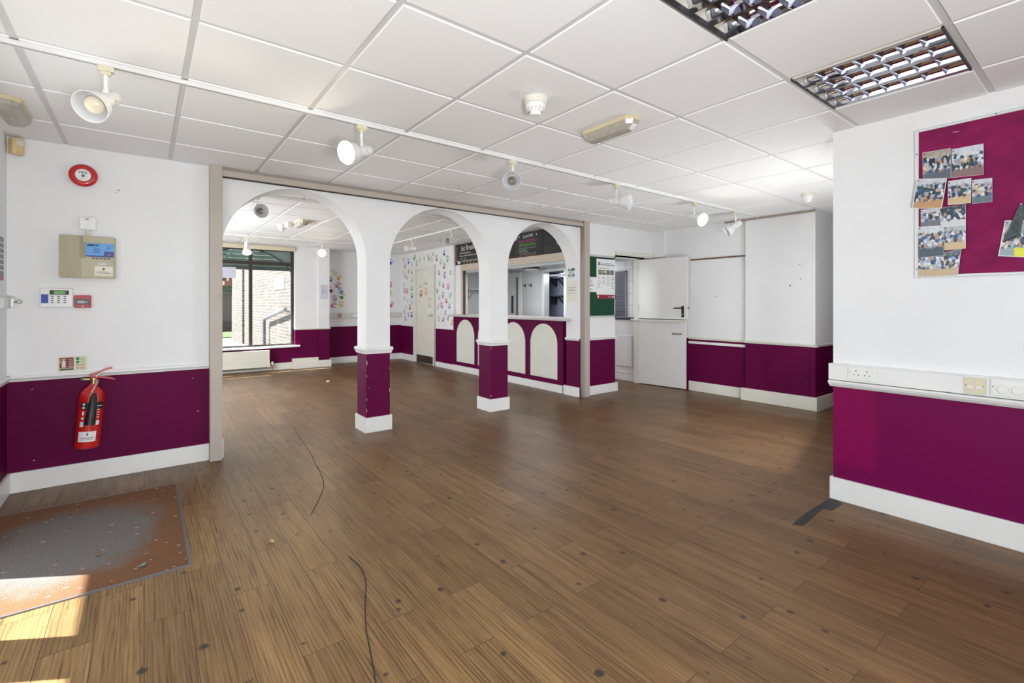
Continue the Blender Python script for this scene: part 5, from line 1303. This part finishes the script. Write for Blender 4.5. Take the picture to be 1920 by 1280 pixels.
SPW = mat('spotlight_white', (0.80, 0.80, 0.78), 0.32)
SPIN = mat('spotlight_inside', (0.78, 0.79, 0.82), 0.4)
BULB_OFF = mat('pearl_bulb', (0.70, 0.62, 0.46), 0.2)
BULB_CLR = mat('silver_reflector_bulb', (0.42, 0.38, 0.32), 0.12, 0.9)
BULB_ON = mat('lit_bulb', (1, 0.9, 0.7), 0.3, emis=(1.0, 0.87, 0.62, 30.0))
def spotlight(label, loc, d, bulb, stem=0.125):
    t = thing('spotlight', label, 'spotlight', loc, (0, 0, 0), 'white track spotlights')
    b = MB(); b.box(-0.03, 0.03, -0.0175, 0.0175, -0.026, 0.0); b.box(-0.019, 0.019, -0.0145, 0.0145, -0.042, -0.026); b.build('adapter', PLC if bulb != 'x' else PLW, t, 0.003)
    b = MB(); b.tube([(0, 0, -0.04), (0, 0, -stem)], 0.0085, 12); b.lathe([(0.012, -stem + 0.012), (0.012, -stem - 0.006), (1e-4, -stem - 0.008)], 14); b.build('stem', SPW, t)
    d = Vector(d).normalized()
    pv = Vector((0, 0, -stem - 0.034))
    M = Matrix.Translation(pv) @ d.to_track_quat('Z', 'Y').to_matrix().to_4x4()
    b = MB()
    b.lathe([(1e-4, -0.075), (0.022, -0.075), (0.031, -0.068), (0.034, -0.055), (0.034, 0.030), (0.036, 0.038)], 28, 0, True, M)
    b.build('lamp_body', SPW, t)
    b = MB()
    b.lathe([(0.034, 0.034), (0.044, 0.046), (0.056, 0.066), (0.064, 0.092), (0.069, 0.125), (0.0705, 0.128), (0.069, 0.130), (0.066, 0.126)], 32, 0, True, M)
    b.lathe([(0.066, 0.126), (0.061, 0.092), (0.053, 0.067), (0.042, 0.050), (0.030, 0.040), (1e-4, 0.04)], 32, 1, True, M)
    b.build('bell_shade', [SPW, SPIN], t)
    b = MB()
    if bulb == 'pearl':
        b.lathe([(0.014, 0.041), (0.018, 0.06), (0.034, 0.078), (0.040, 0.092), (0.036, 0.106), (0.022, 0.116), (1e-4, 0.119)], 24, 0, True, M); m = BULB_OFF
    elif bulb == 'on':
        b.lathe([(0.014, 0.041), (0.022, 0.06), (0.050, 0.088), (0.060, 0.108), (0.058, 0.118), (0.035, 0.124), (1e-4, 0.126)], 28, 0, True, M); m = BULB_ON
    else:
        b.lathe([(0.012, 0.041), (0.016, 0.056), (0.030, 0.072), (0.034, 0.084), (0.026, 0.096), (0.014, 0.088), (1e-4, 0.074)], 24, 0, True, M); m = BULB_CLR
    b.build('bulb', m, t)
    if bulb == 'on':
        p = Vector(loc) + pv + d * 0.16
        l = bpy.data.lights.new('spot_lamp', 'SPOT'); l.energy = 19; l.color = (1.0, 0.86, 0.64); l.spot_size = 1.5; l.spot_blend = 0.6; l.shadow_soft_size = 0.05
        lo = bpy.data.objects.new('spot_lamp', l); lo.location = p; lo.rotation_euler = d.to_track_quat('-Z', 'Y').to_euler(); col.objects.link(lo)
    for s in (-1, 1):
        b = MB(); b.ball(tuple(M @ Vector((s * 0.034, 0, -0.01))), 0.007, 10, 6); b.build('pivot_screw', ALU, t)
    return t
RG = Vector((0.79, -0.61, 0)); UP = Vector((0, 0, 1))
def aim(loc, r, tc, u):
    c = (Vector((0, 0, 1.28)) - Vector(loc)); c.z = 0; c.normalize()
    return RG * r + c * tc + UP * u
S = ROOM_H - 0.02
for lab, x, y, r, tc, u, bl in (
    ('unlit spotlight with a pearl bulb on the main track near the left wall', -0.141, 2.915, -0.42, 0.8, -0.42, 'pearl'),
    ('lit spotlight on the main track in front of the first arch, aimed left', 1.07, 2.915, -0.62, 0.75, -0.28, 'on'),
    ('unlit spotlight in the middle of the main track, facing straight out into the room', 2.258, 2.915, -0.05, 1.0, -0.22, 'clear'),
    ('unlit spotlight on the main track near the right beige post, aimed right', 3.477, 2.915, 0.85, 0.5, -0.12, 'clear'),
    ('lit spotlight on the main track, second from the chimney breast end', 4.775, 2.915, 0.62, 0.8, -0.32, 'on'),
    ('unlit spotlight at the chimney breast end of the main track, turned away', 5.676, 2.915, -0.85, -0.1, -0.55, 'clear')):
    L_ = (x, y, S); spotlight(lab, L_, aim(L_, r, tc, u), bl)
for lab, x, y, r, tc, u, bl in (
    ('lit spotlight in front of the dark window frame, pointing down', 1.341, 8.90, 0.05, 0.42, -0.9, 'on'),
    ('lit spotlight in front of the narrow pier right of the dark window', 2.545, 8.90, -0.05, 0.9, -0.35, 'on'),
    ('unlit spotlight inside the top of the left arch, opening to the right', 0.915, 5.46, 0.42, 0.9, -0.12, 'clear'),
    ('unlit spotlight in the middle arch seen side on, pointing left', 3.66, 7.55, -0.98, 0.1, -0.02, 'clear'),
    ('unlit spotlight in the middle arch nearer the hatch, showing its bulb', 3.66, 6.22, -0.6, 0.75, -0.12, 'clear')):
    L_ = (x, y, S); spotlight(lab, L_, aim(L_, r, tc, u), bl)

def smoke(label, x, y):
    t = thing('smoke_detector', label, 'smoke detector', (x, y, ROOM_H), (0, 0, 0), 'smoke detectors')
    b = MB(); b.lathe([(1e-4, 0), (0.063, 0), (0.064, -0.012), (0.061, -0.032), (0.055, -0.036)], 32); b.build('base', mat('ivory_plastic', (0.74, 0.71, 0.62), 0.4), t)
    b = MB(); b.lathe([(0.055, -0.034), (0.054, -0.05), (0.049, -0.062), (0.040, -0.07), (0.036, -0.075)], 32); b.build('head', PLW, t)
    b = MB(); b.lathe([(0.034, -0.07), (0.030, -0.088), (0.026, -0.094), (1e-4, -0.096)], 24)
    b.build('sensor_cap', PLW, t)
    b = MB()
    for k in range(14):
        a = 2 * PI * k / 14
        M0 = b.M; b.M = Matrix.Rotation(a, 4, 'Z'); b.box(0.045, 0.0515, -0.0035, 0.0035, -0.066, -0.058); b.M = M0
    b.build('vents', PLG, t)
    return t
smoke('smoke detector in the middle of the main ceiling beside the emergency light', 1.70, 1.99)
smoke('smoke detector above the chimney breast at the right', 5.36, 2.0)
smoke('smoke detector in the far room seen through the left arch', 1.55, 7.36)

def emergency(label, x, y, L_=0.42, W_=0.13):
    t = thing('emergency_light', label, 'emergency light', (x, y, ROOM_H), (0, 0, 0), 'bulkhead emergency lights')
    def octo(hx, hy, c): return [(-hx + c, -hy), (hx - c, -hy), (hx, -hy + c), (hx, hy - c), (hx - c, hy), (-hx + c, hy), (-hx, hy - c), (-hx, -hy + c)]
    b = MB(); b.prism(octo(W_ / 2, L_ / 2, 0.035), 'z', 0, -0.022); b.build('base', mat('yellowed_base', (0.66, 0.57, 0.36), 0.45, var=0.08, vscale=12), t, 0.004)
    o1 = octo(W_ / 2 - 0.004, L_ / 2 - 0.004, 0.034); o2 = octo(W_ / 2 - 0.012, L_ / 2 - 0.014, 0.03); o3 = octo(W_ / 2 - 0.03, L_ / 2 - 0.05, 0.02)
    vs = [(x_, y_, -0.022) for x_, y_ in o1] + [(x_, y_, -0.045) for x_, y_ in o2] + [(x_, y_, -0.07) for x_, y_ in o3]
    fs = [(i, (i + 1) % 8, 8 + (i + 1) % 8, 8 + i) for i in range(8)] + [(8 + i, 8 + (i + 1) % 8, 16 + (i + 1) % 8, 16 + i) for i in range(8)] + [tuple(range(16, 24))]
    b = MB(); b.add(vs, fs); b.build('diffuser', mat('smoky_prismatic_diffuser', (0.40, 0.37, 0.31), 0.28, var=0.12, vscale=30), t, 0.002)
    b = MB(); b.lathe([(0.006, -0.069), (0.006, -0.072), (1e-4, -0.073)], 12, 0, True, Matrix.Translation((0, 0, 0))); b.build('indicator', PLG, t)
    return t
emergency('yellowed emergency bulkhead light in the middle of the main ceiling', 2.335, 2.01)
t_ = emergency('yellowed emergency bulkhead light near the motion sensor corner', -0.60, 3.90)
b = MB(); b.lathe([(0.012, -0.022), (0.012, -0.03), (1e-4, -0.033)], 14, 0, True, Matrix.Translation((-0.02, -0.185, 0))); b.build('screw_cap', PLW, t_)
emergency('brown edged emergency light in the far room seen through the left arch', 1.70, 6.93)
b = MB(); b.box(-0.035, 0.035, -0.05, 0.05, -0.07, 0)
single(b, 'sensor_box', PLW, 'small white box sensor between far smoke detector and emergency light', 'sensor', (1.585, 7.13, ROOM_H), (0, 0, 0.3), 0.004)

# ---------------------------------------------------------------- floor things
t = thing('doormat', 'worn brown and grey coir mat set in a metal edge by the entrance', 'doormat', (-0.27, 3.472, 0))
b = MB(); b.box(-0.425, 0.443, -0.66, 0.66, 0.0, 0.004); b.build('coir', mat_mat(), t)
EDGE = mat('steel_mat_edge', (0.20, 0.20, 0.21), 0.4, 0.6)
for nm, bx in (('edge_strip', (0.443, 0.455, -0.672, 0.672)), ('edge_strip', (-0.425, 0.443, -0.672, -0.66)), ('edge_strip', (-0.425, 0.443, 0.66, 0.672))):
    b = MB(); b.box(bx[0], bx[1], bx[2], bx[3], 0.0, 0.006); b.build(nm, EDGE, t)
def leafmesh(loc, s, c, label):
    b = MB(); r = random.Random(int(loc[0] * 1000)); n = 11
    vs = [(0, 0, 0.006)]
    for k in range(n):
        a = 2 * PI * k / n; rr = s * (1.0 if k % 2 else 0.55) * r.uniform(0.8, 1.1)
        vs.append((rr * math.cos(a), rr * math.sin(a), 0.001 + r.uniform(0, 0.012)))
    b.add(vs, [(0, k + 1, (k + 1) % n + 1) for k in range(n)])
    b.tube([(0, 0, 0.006), (-s * 1.2, s * 0.4, 0.003)], 0.0012, 5)
    single(b, 'dry_leaf', mat('dry_leaf_' + label[:5], c, 0.8, var=0.3, vscale=90), label, 'leaf', loc, group='dry leaves on the floor')
leafmesh((0.543, 2.811, 0.0), 0.019, (0.52, 0.38, 0.15), 'yellow dry leaf on the plank floor right of the doormat')
leafmesh((-0.182, 3.187, 0.004), 0.014, (0.30, 0.13, 0.05), 'brown crumpled leaf lying on the doormat')
leafmesh((-0.005, 2.93, 0.004), 0.022, (0.16, 0.20, 0.17), 'greenish flattened leaf near the front edge of the doormat')
def poly(label, pts, r_, name='floor_cable'):
    P = [Vector((p[0], p[1], r_ + 0.0005)) for p in pts]
    sm = []
    for i in range(len(P) - 1):
        p0, p1, p2, p3 = P[max(i - 1, 0)], P[i], P[i + 1], P[min(i + 2, len(P) - 1)]
        for k in range(6):
            u = k / 6
            sm.append(0.5 * ((2 * p1) + (-p0 + p2) * u + (2 * p0 - 5 * p1 + 4 * p2 - p3) * u * u + (-p0 + 3 * p1 - 3 * p2 + p3) * u ** 3))
    sm.append(P[-1])
    c0 = Vector((P[0].x, P[0].y, 0))
    b = MB(); b.tube([tuple(p - c0) for p in sm], r_, 8)
    single(b, name, mat('dark_cable_sheath', (0.03, 0.026, 0.023), 0.6, var=0.4, vscale=30), label, 'cable', tuple(c0))
poly('thin dark cable on the floor leading towards the left pillar', [(1.225, 5.276), (1.172, 4.802), (1.127, 4.268), (1.085, 4.0), (1.057, 3.754), (1.0, 3.462), (0.889, 3.206), (0.80, 3.029)], 0.0022)
poly('thin dark cable on the near floor, the closer of the two cables', [(0.82, 2.407), (0.830, 2.274), (0.808, 2.148), (0.762, 2.03), (0.723, 1.928), (0.69, 1.83), (0.667, 1.739), (0.619, 1.553), (0.56, 1.35)], 0.0022)
b = MB(); b.prism([(2.974, 1.193), (3.0, 1.148), (3.36, 1.168), (3.36, 1.125), (3.52, 1.118), (3.55, 1.13), (3.572, 1.196), (3.50, 1.204), (3.2, 1.207)], 'z', 0.0, 0.0015)
b.v = [(x - 3.27, y - 1.16, z) for x, y, z in b.v]
single(b, 'floor_tape', mat('black_tape', (0.016, 0.017, 0.020), 0.6, var=0.5, vscale=25), 'scuffed black tape patch on the floor at the corner of the right wall', 'tape', (3.27, 1.16, 0))
b = MB(); b.ball((0, 0, 0.012), 0.03, 9, 6, 0, (1.0, 0.7, 0.4))
single(b, 'paper_scrap', PAPER, 'crumpled white paper scrap on the floor beyond the left pillar', 'paper', (2.373, 7.983, 0))

# ---------------------------------------------------------------- radiator, far trunking
RADC = mat('radiator_cream', (0.70, 0.70, 0.60), 0.4, var=0.02)
t = thing('radiator', 'long cream panel radiator under the big window', 'radiator', (0.93, 9.985, 0.0))
b = MB(); b.box(-1.2, 0.945, -0.075, -0.058, 0.085, 0.395); b.box(-1.2, 0.945, -0.075, 0.0, 0.385, 0.398); b.box(0.925, 0.945, -0.075, 0.0, 0.085, 0.395); b.build('front_panel', RADC, t, 0.006)
b = MB()
for k in range(66): b.box(-1.19 + k * 0.032, -1.19 + k * 0.032 + 0.008, -0.055, 0.0, 0.065, 0.37)
b.build('convector_fins', mat('rusty_brown', (0.10, 0.05, 0.025), 0.8, var=0.3, vscale=20), t)
b = MB(); b.box(-1.2, 0.93, -0.02, 0.0, 0.06, 0.38); b.build('rear_panel', RADC, t, 0.004)
b = MB(); b.tube([(0.96, -0.035, 0.11), (1.0, -0.035, 0.11)], 0.012, 10); b.tube([(1.0, -0.035, 0.0), (1.0, -0.035, 0.13)], 0.009, 10); b.build('valve_pipe', BRASS, t)
b = MB(); b.lathe([(0.018, 0.12), (0.02, 0.13), (0.019, 0.17), (0.014, 0.176), (1e-4, 0.176)], 16, 0, True, Matrix.Translation((1.0, -0.035, 0))); b.build('valve_cap', PLW, t)
for x in (-0.9, 0.7):
    b = MB(); b.box(x - 0.015, x + 0.015, -0.02, 0.074, 0.1, 0.3); b.build('wall_bracket', ALU, t)
b = MB(); b.tube([(-1.1, -0.03, 0.03), (0.99, -0.03, 0.03)], 0.009, 8); b.build('supply_pipe', PLG, t)

t = thing('cable_trunking', 'grey white dado trunking on the recessed back wall under the hand prints', 'trunking', (3.87, 10.36, 0.968), FACE_S)
b = MB(); b.box(-0.85, 0.85, 0, 0.112, 0, 0.045); b.build('cover', mat('greyed_trunking', (0.62, 0.61, 0.60), 0.4), t, 0.003)
for lab, x, w_, m, nm in (('orange brown fused outlet at the left end of the far trunking', 3.31, 0.075, mat('orange_brown_plate', (0.42, 0.24, 0.13), 0.5), 'fused_outlet'), ('grey double socket in the far trunking just right of the brown outlet', 3.50, 0.145, PLG, 'double_socket'), ('pale double socket in the far trunking left of the pillar', 3.67, 0.145, PLW, 'double_socket'), ('cream data outlet in the far trunking at the pillar edge', 3.83, 0.086, PLC, 'data_outlet')):
    t = thing(nm, lab, 'socket', (x, 10.315, 0.985), FACE_S)
    b = MB(); b.box(-w_ / 2, w_ / 2, 0, 0.08, 0, 0.01); b.build('face_plate', m, t, 0.002)
    if 'double' in lab:
        for s in (-0.03, 0.03):
            b = MB(); socket_slots(b, s, 0.01); b.build('socket_holes', DARK, t)
    else:
        b = MB(); b.box(-0.018, 0.018, 0.03, 0.042, 0.01, 0.011); b.build('rocker', PLG, t)
t = thing('paper_notice', 'faded lilac notice on the narrow pier right of the window', 'paper', (2.905, 10.03, 1.50), FACE_S)
b = MB(); b.box(-0.07, 0.075, -0.13, 0.16, 0.0005, 0.002); b.build('sheet', mat('faded_lilac_paper', (0.60, 0.60, 0.68), 0.7), t)
b = MB(); lines(b, -0.05, 0.05, (0.13,), 0.012, 0.002, 0, r0); b.build('printed_text', mat('faded_ink', (0.38, 0.38, 0.52), 0.8), t)
b = MB(); lines(b, -0.05, 0.05, (0.06, 0.04), 0.012, 0.002, 0, r0); lines(b, -0.06, 0.06, (0.02, 0.0), 0.01, 0.002); b.build('printed_text', mat('faded_ink', (0.38, 0.38, 0.52), 0.8), t)

# ---------------------------------------------------------------- outside the back window
b = MB(); b.box(-25, 14, 10.5, 46, -0.12, 0.06); b.box(-25, -0.95, -12, 10.5, -0.12, 0.0); b.box(-0.95, 14, -14, -4.76, -0.12, 0.0)
tag(struct(b, 'ground', mat('pale_paving', (0.20, 0.195, 0.185), 0.85, var=0.08, vscale=2), 'pale paving outside', 'ground'), 'pale paving outside the big window', 'ground', None, 'structure')
b = MB(); b.box(-12, 3.6, 19.6, 23.6, 0.055, 0.09)
single(b, 'lawn', mat('lawn_green', (0.07, 0.12, 0.03), 0.95, var=0.35, vscale=6, bump=0.5, bscale=40), 'strip of green lawn beyond the paving', 'lawn')
BRL = brick_mat('pale_brown_brick', (0.085, 0.068, 0.056), (0.125, 0.105, 0.088), (0.22, 0.205, 0.19))
t = thing('brick_building', 'pale brick building with stepped corners outside the window', 'building', (2.45, 13.5, 0.05))
b = MB(); b.box(-0.045, 2.5, -2.95, 2.9, 0, 3.6); b.build('side_wall', BRL, t)
b = MB(); b.box(-0.10, 2.5, 2.9, 5.0, 0, 3.6); b.box(0.02, 2.5, 5.0, 6.0, 0, 3.6); b.build('stepped_corner', BRL, t)
b = MB(); b.box(-0.14, 0.6, 5.5, 6.0, 2.0, 2.25); b.box(-0.3, 0.6, 5.2, 6.2, 1.86, 2.0); b.build('porch_roof', mat('terracotta_roof', (0.18, 0.06, 0.04), 0.7, var=0.15, vscale=9), t)
b = MB(); b.tube([(-0.03, 4.9, 0.0), (-0.03, 4.9, 2.4)], 0.05, 10); b.build('drain_pipe', mat('grey_blue_pipe', (0.16, 0.19, 0.24), 0.5), t)
b = MB(); b.box(-0.1, 2.6, -2.98, 6.2, 3.6, 3.75); b.build('roof_edge', mat('roof_edge_grey', (0.25, 0.25, 0.25), 0.6), t)
b = MB(); b.box(-0.5, 0.5, -0.14, 0.14, 0, 0.01)
single(b, 'wall_sign', PAPER, 'blank white square sign on the sunlit brick wall outside', 'sign', (2.403, 11.65, 1.735), (PI / 2, 0, -PI / 2))
t = thing('handrail', 'grey tubular handrail rising along the brick wall outside', 'handrail', (2.30, 12.8, 0.05))
GR = mat('galvanised_rail', (0.16, 0.17, 0.20), 0.4, 0.4)
b = MB(); b.tube([(0, 0, 0), (0, 0, 0.78), (0, -0.03, 0.835), (0, -0.10, 0.87), (0, -2.2, 1.11)], 0.036, 12); b.build('rail', GR, t)
b = MB(); b.tube([(0, -2.12, 1.09), (0.05, -2.12, 1.06), (0.10, -2.12, 1.06)], 0.016, 10); b.build('wall_bracket', GR, t)
b = MB(); b.box(-4, 7, -0.1, 0.1, 0, 1.62); b.box(-4, 7, -0.14, 0.14, 1.62, 1.70)
single(b, 'garden_wall', brick_mat('dark_red_brick', (0.05, 0.03, 0.026), (0.075, 0.045, 0.038), (0.10, 0.09, 0.08)), 'dark brick garden wall beyond the lawn', 'wall', (-0.5, 24.0, 0.06))
def tree(label, loc, h, rad, seed):
    r = random.Random(seed)
    t = thing('tree', label, 'tree', loc, (0, 0, 0), 'trees beyond the garden wall')
    b = MB(); b.tube([(0, 0, 0), (0.06, 0.02, h * 0.35), (0.02, 0.05, h * 0.7)], 0.12, 10); b.build('trunk', mat('bark', (0.10, 0.07, 0.05), 0.9, var=0.3), t)
    b = MB()
    for k in range(900):
        a = r.uniform(0, 2 * PI); ph = math.acos(r.uniform(-1, 1)); rr = rad * r.uniform(0.55, 1.0) * (1 + 0.25 * math.sin(3 * a) * math.sin(2 * ph))
        c = Vector((rr * math.sin(ph) * math.cos(a), rr * math.sin(ph) * math.sin(a), h * 0.62 + rr * math.cos(ph) * 0.95))
        s = r.uniform(0.10, 0.22)
        q = Euler((r.uniform(0, PI), r.uniform(0, PI), r.uniform(0, PI))).to_matrix()
        vs = [tuple(c + q @ Vector(p)) for p in ((-s, 0, 0), (0, -s * 0.5, 0.02), (s, 0, 0), (0, s * 0.5, -0.02))]
        b.add(vs, [(0, 1, 2, 3)])
    b.ball((0, 0, h * 0.62), rad * 0.7, 14, 10)
    b.build('foliage', mat('leaf_green_%d' % seed, ((0.045, 0.08, 0.025), (0.03, 0.055, 0.02), (0.06, 0.09, 0.03))[seed % 3], 0.8, var=0.5, vscale=5), t)
tree('green tree beyond the garden wall, nearest the brick building', (3.3, 27.0, 0.06), 3.6, 1.7, 1)
tree('darker green tree beyond the garden wall, further left', (-1.2, 28.6, 0.06), 4.2, 2.0, 2)
# painted outer arch and rolled shutter just outside the glass
t = thing('outer_arch_panel', 'grey green outer panel with a dark edged arch outside the glass', 'panel', (0.93, 10.40, 0.06))
def outarch(cx, r_, zsp):
    return [(cx - r_ * math.cos(PI * k / 32), zsp + r_ * 0.82 * math.sin(PI * k / 32)) for k in range(33)]
OUTG = mat('grey_green_paint', (0.30, 0.35, 0.34), 0.6)
A = outarch(0.60 - 0.0, 0.92, 1.53)   # local x about 0.93
A = [(x + 0.0, z) for x, z in A]
b = MB()
top = 2.5
for k in range(len(A) - 1):
    (xa, za), (xb, zb) = A[k], A[k + 1]
    b.add([(xa, 0, za), (xb, 0, zb), (xb, 0, top), (xa, 0, top), (xa, 0.06, za), (xb, 0.06, zb), (xb, 0.06, top), (xa, 0.06, top)], [(0, 1, 2, 3), (7, 6, 5, 4), (0, 4, 5, 1)])
xr = A[-1][0]; xl = A[0][0]
b.box(xr, 1.62, 0, 0.06, 0, top); b.box(xl - 0.5, xl, 0, 0.06, 0, top)
b.build('arch_panel', OUTG, t)
b = MB(); b.tube([(xl, -0.004, 0.02)] + [(x, -0.004, z) for x, z in A] + [(xr, -0.004, 0.02)], 0.014, 8); b.build('arch_edge', BLACK, t)
t = thing('roller_shutter', 'green grey slatted roller shutter rolled above the window outside', 'shutter', (0.93, 10.50, 1.98))
b = MB()
for k in range(7): b.prism([(0.0, 0.03 + k * 0.075), (-0.014, 0.065 + k * 0.075), (0.0, 0.1 + k * 0.075), (0.02, 0.065 + k * 0.075)], 'x', -1.6, 1.5)
b.build('slats', mat('shutter_green', (0.20, 0.32, 0.27), 0.5), t)
b = MB(); b.box(-1.6, 1.5, -0.02, 0.03, -0.04, 0.03); b.build('bottom_bar', mat('shutter_bar', (0.06, 0.065, 0.065), 0.5), t)

# ---------------------------------------------------------------- wear on the walls: chips of white filler, screw holes
CHIP = mat('bare_filler', (0.70, 0.68, 0.66), 0.8)
HOLE = mat('screw_hole', (0.05, 0.045, 0.04), 0.8)
rc = random.Random(21)
def chip(parent, x, y, z, w_, h_, axis):
    b = MB(); n = 7
    P = [((w_ * rc.uniform(0.6, 1)) * math.cos(2 * PI * k / n), (h_ * rc.uniform(0.6, 1)) * math.sin(2 * PI * k / n)) for k in range(n)]
    if axis == 'y': b.prism([(x + p, z + q) for p, q in P], 'y', y - 0.0008, y + 0.001)
    else: b.prism([(y + p, z + q) for p, q in P], 'x', x - 0.0008, x + 0.001)
    return b
arcade = bpy.data.objects['wall_middle']
for x, z, w_, h_ in ((1.745, 0.69, 0.004, 0.03), (1.744, 0.56, 0.003, 0.012), (1.744, 0.33, 0.003, 0.015), (1.743, 0.22, 0.003, 0.02), (1.982, 0.40, 0.003, 0.03), (1.982, 0.62, 0.003, 0.012), (1.77, 0.44, 0.004, 0.004), (3.246, 0.19, 0.004, 0.02), (3.247, 0.75, 0.004, 0.01), (3.49, 0.775, 0.004, 0.006)):
    chip(arcade, x, TH0, z, w_, h_, 'y').build('paint_chip', CHIP, arcade)
chm = bpy.data.objects['wall_far_right_front']
for y, z, r_ in ((2.455, 1.755, 0.007), (2.45, 1.58, 0.007), (2.565, 1.50, 0.013)):
    chip(chm, 6.33, y, z, r_, r_, 'x').build('screw_hole', HOLE, chm)
nch = bpy.data.objects['wall_far_right']
for y, z in ((3.56, 1.38), (3.18, 1.87)):
    chip(nch, 6.40, y, z, 0.008, 0.008, 'x').build('screw_hole', HOLE, nch)
lw = bpy.data.objects['wall_front_left']
for x, z, r_ in ((-0.15, 2.125, 0.005), (-0.162, 2.108, 0.003), (-0.61, 0.69, 0.004), (0.31, 0.68, 0.004), (-0.60, 0.20, 0.005), (0.345, 0.41, 0.006)):
    chip(lw, x, TH0, z, r_, r_, 'y').build('screw_hole', HOLE if z > 1 else CHIP, lw)

# ---------------------------------------------------------------- pieces that belong to a part go one level deeper
SUB = {'bulb': 'bell_shade', 'pivot_screw': 'lamp_body', 'stem': 'adapter', 'printed_text': 'sheet', 'crest': 'sheet', 'olive_text': 'sheet', 'small_text': 'sheet',
       'foot_print': 'red_foot', 'white_text': 'green_band', 'switch': 'face_plate', 'socket_holes': 'face_plate', 'safety_cap': 'face_plate', 'shutter': 'face_plate',
       'label_window': 'face_plate', 'rocker': 'face_plate', 'neon': 'face_plate', 'fuse_carrier': 'face_plate', 'sticker_print': 'service_sticker', 'label_text': 'blue_label', 'navy_block': 'blue_label',
       'display': 'display_bezel', 'squeeze_lever': 'valve', 'carry_handle': 'valve', 'safety_pin': 'valve', 'safety_valve': 'valve', 'yellow_patch': 'picture', 'end_cap': 'rail',
       'vents': 'head', 'indicator': 'diffuser', 'screw_cap': 'base', 'pictogram': 'plate', 'lettering': 'white_disc', 'knob': 'door', 'valve_cap': 'valve_pipe', 'print': 'glass_panel'}
for o in list(bpy.data.objects):
    if o.parent is None or o.parent.parent is not None or 'category' not in o.parent:
        continue
    st = o.name.split('.')[0]
    if st in SUB:
        for q in o.parent.children:
            if q is not o and q.name.split('.')[0] == SUB[st] and q.location.length == 0:
                o.parent = q
                break
